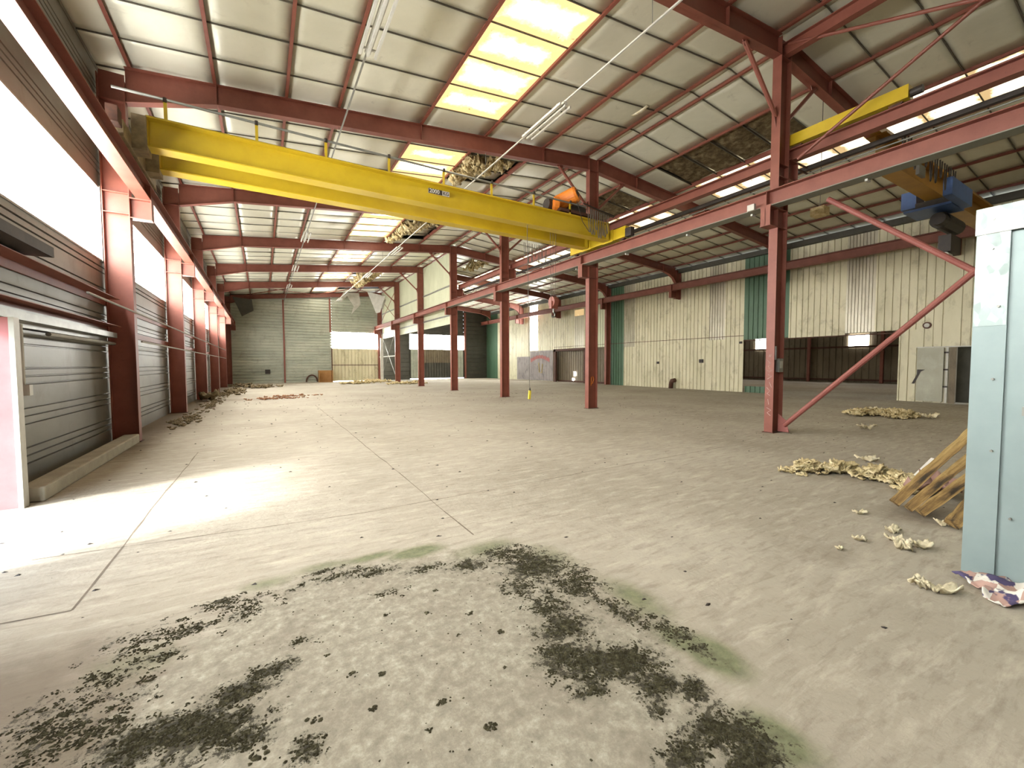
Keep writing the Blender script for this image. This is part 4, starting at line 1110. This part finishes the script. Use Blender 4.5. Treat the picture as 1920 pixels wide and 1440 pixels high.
# ------------------------------------------------------------------ galvanised cabin on the right
gx = 4.35
cb = thing('metal_cabin', (5.6, -.6, 0), 'pale blue-grey galvanised sheet cabin at the right edge', 'cabin')
MB().box(gx+.02, 6.6, -2.6, .86, .02, 2.56).build('body', M['galv_plain'], cb)
mb = MB(); mb.box(gx, gx+.019, .72, .88, 0.0, 2.44); mb.box(gx+.019, gx+.2, .861, .88, 0, 2.44); mb.build('corner_post', M['galv_plain'], cb)
MB().box(gx-.004, gx-.0005, .722, .878, 1.77, 2.44).build('corner_sheet', M['galv'], cb)
MB().box(gx-.012, gx+.02, -2.6, .885, 2.42, 2.585).build('top_fascia', M['galv'], cb)
MB().box(gx+.005, gx+.018, -2.6, .70, 0.02, 2.38).build('door_leaf', M['galv_plain'], cb)
MB().box(gx-.012, gx-.004, -2.6, .885, 2.405, 2.42).build('drip_edge', M['steelgrey'], cb)
mb = MB()
for (y, z) in ((.76, 1.9), (.8, 2.3), (.77, 1.4), (.76, .9), (.6, 1.1), (.62, 1.72), (.66, .45), (.8, 2.5), (.55, 2.5), (.64, 2.1)):
    mb.tube([(gx+.006, y, z), (gx-.016, y, z)], .008, 7)
mb.build('rivets', M['steelgrey'], cb)
mb = MB(); mb.box(gx-.03, gx+.004, .60, .63, 1.16, 1.22); mb.build('latch', M['steelgrey'], cb)

# ------------------------------------------------------------------ torn insulation in the ceiling
def exposed(xa, y, seed, label):
    mb = MB(); nx, ny = 22, 12; rr = random.Random(seed); off = Vector((rr.uniform(-50, 50), rr.uniform(-50, 50), 0)); vs = []
    for j in range(ny+1):
        for i in range(nx+1):
            x = xa+.04+(1.96)*i/nx; yy = y+.02+.96*j/ny
            e = min(i, nx-i, j, ny-j)
            d = .0 if e == 0 else .05+.05*noise.noise(Vector((x*2, yy*2, 0))+off)+.05*noise.noise(Vector((x*7, yy*7, 2))+off)+.03*noise.noise(Vector((x*18, yy*18, 4))+off)
            vs.append((x, yy, zr(x)+.15-d))
    mb.add(vs, [(j*(nx+1)+i, j*(nx+1)+i+1, (j+1)*(nx+1)+i+1, (j+1)*(nx+1)+i) for j in range(ny) for i in range(nx)])
    o = mb.build('exposed_insulation', M['wool_old'], smooth=True); origin(o, (xa+1, y+.5, zr(xa+1)+.1)); tag(o, label, 'insulation', 'bare brown wool panels in the right roof slope')
for i, (a, b) in enumerate(EXPOSED):
    exposed(a, b, i, 'bare brown insulation panel in the roof, %s' % (['', 'second in the near run', 'third in the near run', 'far end of the near run', 'near end of the farther run', 'middle of the farther run', 'far end of the farther run'][i] if i else 'near end of the near run'))
def hanging(x0, x1, y0, y1, drop, n, seed, label, size=.35):
    rr = random.Random(seed); mb = MB()
    for i in range(n):
        u = rr.random(); v = rr.random()
        if u+v > 1.15: u, v = 1-u, 1-v
        x = x0+(x1-x0)*u; y = y0+(y1-y0)*v; zt = zr(x)+.08
        L = drop*(1-u)*rr.uniform(.15, 1)
        s = size*rr.uniform(.5, 1.2)
        crumple(x, y, zt-L-.1, s, s*.7, s*.5, seed*500+i, 6, 1.5, mb, rr.uniform(0, 3.1), rr.uniform(-1, 1))
    o = mb.build('hanging_insulation', M['wool'], smooth=True); origin(o, ((x0+x1)/2, (y0+y1)/2, zr(x0)-.1)); solid(o, .02); tag(o, label, 'insulation', 'torn wool hanging from the roof')
    return o
hanging(5.75, 7.5, 12.2, 14.2, .35, 90, 31, 'torn cream insulation bulging from the roof just behind the nearest yellow skylights', .34)
hanging(5.75, 7.4, 19.1, 22.1, .4, 70, 32, 'torn cream insulation hanging over the third rafter', .4)
hanging(6.0, 7.6, 30.2, 32.6, 1.2, 90, 33, 'shaggy yellow insulation hanging lowest from the far roof', .5)
hanging(11.5, 13.0, 23.5, 25.5, .9, 40, 34, 'yellowish insulation scraps hanging in the right aisle beyond the runway beam', .4)
def sheet(pts, label, mat='white_metal'):
    mb = MB(); mb.add(pts, [tuple(range(len(pts)))]); o = mb.build('fallen_ceiling_sheet', M[mat]); origin(o, pts[0]); solid(o, .02); tag(o, label, 'ceiling sheet', 'loose hanging ceiling sheets'); return o
sheet([(8.0, 37.9, 7.9), (9.3, 37.0, 7.5), (8.9, 37.2, 6.1), (8.6, 37.4, 6.0)], 'large white ceiling sheet hanging by a corner next to the far column')
sheet([(8.7, 38.3, 7.2), (9.5, 37.5, 7.3), (9.2, 37.5, 6.4)], 'small white ceiling sheet beside the large hanging one')
sheet([(6.2, 38.2, 7.7), (7.4, 38.4, 7.8), (7.5, 38.3, 6.8), (6.7, 38.3, 5.9), (6.9, 38.2, 6.6)], 'ragged pale ceiling sheet with brown edge hanging over the end wall')
sheet([(6.1, 38.0, 7.75), (6.6, 38.1, 7.7), (5.9, 38.1, 6.9), (5.7, 38.0, 7.0)], 'narrow pale ceiling sheet hanging left of the ragged one')
sheet([(-1.9, 39.5, 6.9), (-.6, 39.6, 6.8), (-.5, 39.5, 5.9), (-1.3, 39.5, 5.4), (-1.6, 39.5, 6.2)], 'torn dark sheet hanging in the top left corner of the end wall', 'siding_dark')
# loose curling foil strip in the roof near the ridge
mb = MB(); vs = []
for i in range(9):
    s = i/8; d = math.sin(math.pi*s)
    for j in (0, 1): vs.append((9.1-.10*j, 8.0+.55*s, zr(9.1)+.06-.05*d*(1 if j == 0 else .3)))
mb.add(vs, [(2*i, 2*i+2, 2*i+3, 2*i+1) for i in range(8)])
o = mb.build('loose_foil', M['wool_pale'], smooth=True); origin(o, (9, 8.3, zr(9.0))); solid(o, .006); tag(o, 'loose pale strip peeling beside the ridge purlins', 'foil strip')

# ------------------------------------------------------------------ moss fragments on the damp patch
def moss():
    rr = random.Random(21); vs = []; fs = []
    spots = [(x, y, sx*.75, sy*.75, int(420*k*sx*sy/.02), 1.0) for x, y, sx, sy, k in DARK]
    singles = [(.34,2.10,.03),(.46,2.02,.028),(.66,1.71,.035),(.38,1.83,.03),(.15,1.90,.035),(.77,1.48,.035),(-.06,1.83,.04),(1.12,2.0,.03),(.82,2.39,.03),(.13,2.49,.03),(.95,2.6,.025),(.6,2.5,.02),(.9,2.1,.015),(1.0,1.75,.015),(.25,2.3,.02),(.55,1.6,.02),(1.05,2.25,.03),(.75,2.65,.02)]
    def flake(x, y, s):
        n = rr.randint(5, 8); b = len(vs); a0 = rr.uniform(0, 6.28); h = s*rr.uniform(.15, .4)
        vs.append((x, y, h+.003))
        for i in range(n):
            a = a0+i*2*math.pi/n; q = s*rr.uniform(.45, 1.1)
            vs.append((x+q*math.cos(a), y+q*math.sin(a), .001+rr.uniform(0, .3)*h))
        for i in range(n): fs.append((b, b+1+i, b+1+(i+1) % n))
    for x, y, sx, sy, n, k in spots:
        # clustered
        cl = [(rr.gauss(0, .5)*sx+x, rr.gauss(0, .5)*sy+y) for _ in range(max(4, n//9))]
        for _ in range(n):
            c = rr.choice(cl); flake(c[0]+rr.gauss(0, .014), c[1]+rr.gauss(0, .012), rr.uniform(.002, .010))
    for x, y, s in singles:
        for _ in range(16): flake(x+rr.gauss(0, s*.4), y+rr.gauss(0, s*.3), s*rr.uniform(.12, .42))
    for _ in range(350):
        a = rr.uniform(0, 6.28); q = math.sqrt(rr.random())*1.0
        flake(.62+1.15*q*math.cos(a), 1.75+1.5*q*math.sin(a), rr.uniform(.002, .007))
    me = bpy.data.meshes.new('moss'); me.from_pydata(vs, [], fs); me.update(); me.materials.append(M['moss'])
    o = bpy.data.objects.new('moss', me); COL.objects.link(o)
    tag(o, 'dark crusty moss fragments around the pale damp patch in the foreground', 'moss', kind='stuff')
moss()
for i in range(22):
    pass
# scattered grit on the floor
rr = random.Random(9); vs = []; fs = []
for _ in range(900):
    x = rr.uniform(-2, 16); y = rr.uniform(.8, 22); s = rr.uniform(.004, .02)*(1+y*.04); b = len(vs); n = 5
    if x < 1.9 and y < 3.3: continue
    vs.append((x, y, s*.5))
    for i in range(n): a = i*2*math.pi/n+rr.uniform(-.4, .4); vs.append((x+s*math.cos(a)*rr.uniform(.5, 1.6), y+s*math.sin(a)*rr.uniform(.4, 1), .001))
    for i in range(n): fs.append((b, b+1+i, b+1+(i+1) % n))
me = bpy.data.meshes.new('floor_grit'); me.from_pydata(vs, [], fs); me.update(); me.materials.append(M['black'])
o = bpy.data.objects.new('floor_grit', me); COL.objects.link(o); tag(o, 'scattered dark grit specks over the concrete floor', 'grit', kind='stuff')

for o in bpy.data.objects:
    if '_o' in o: del o['_o']
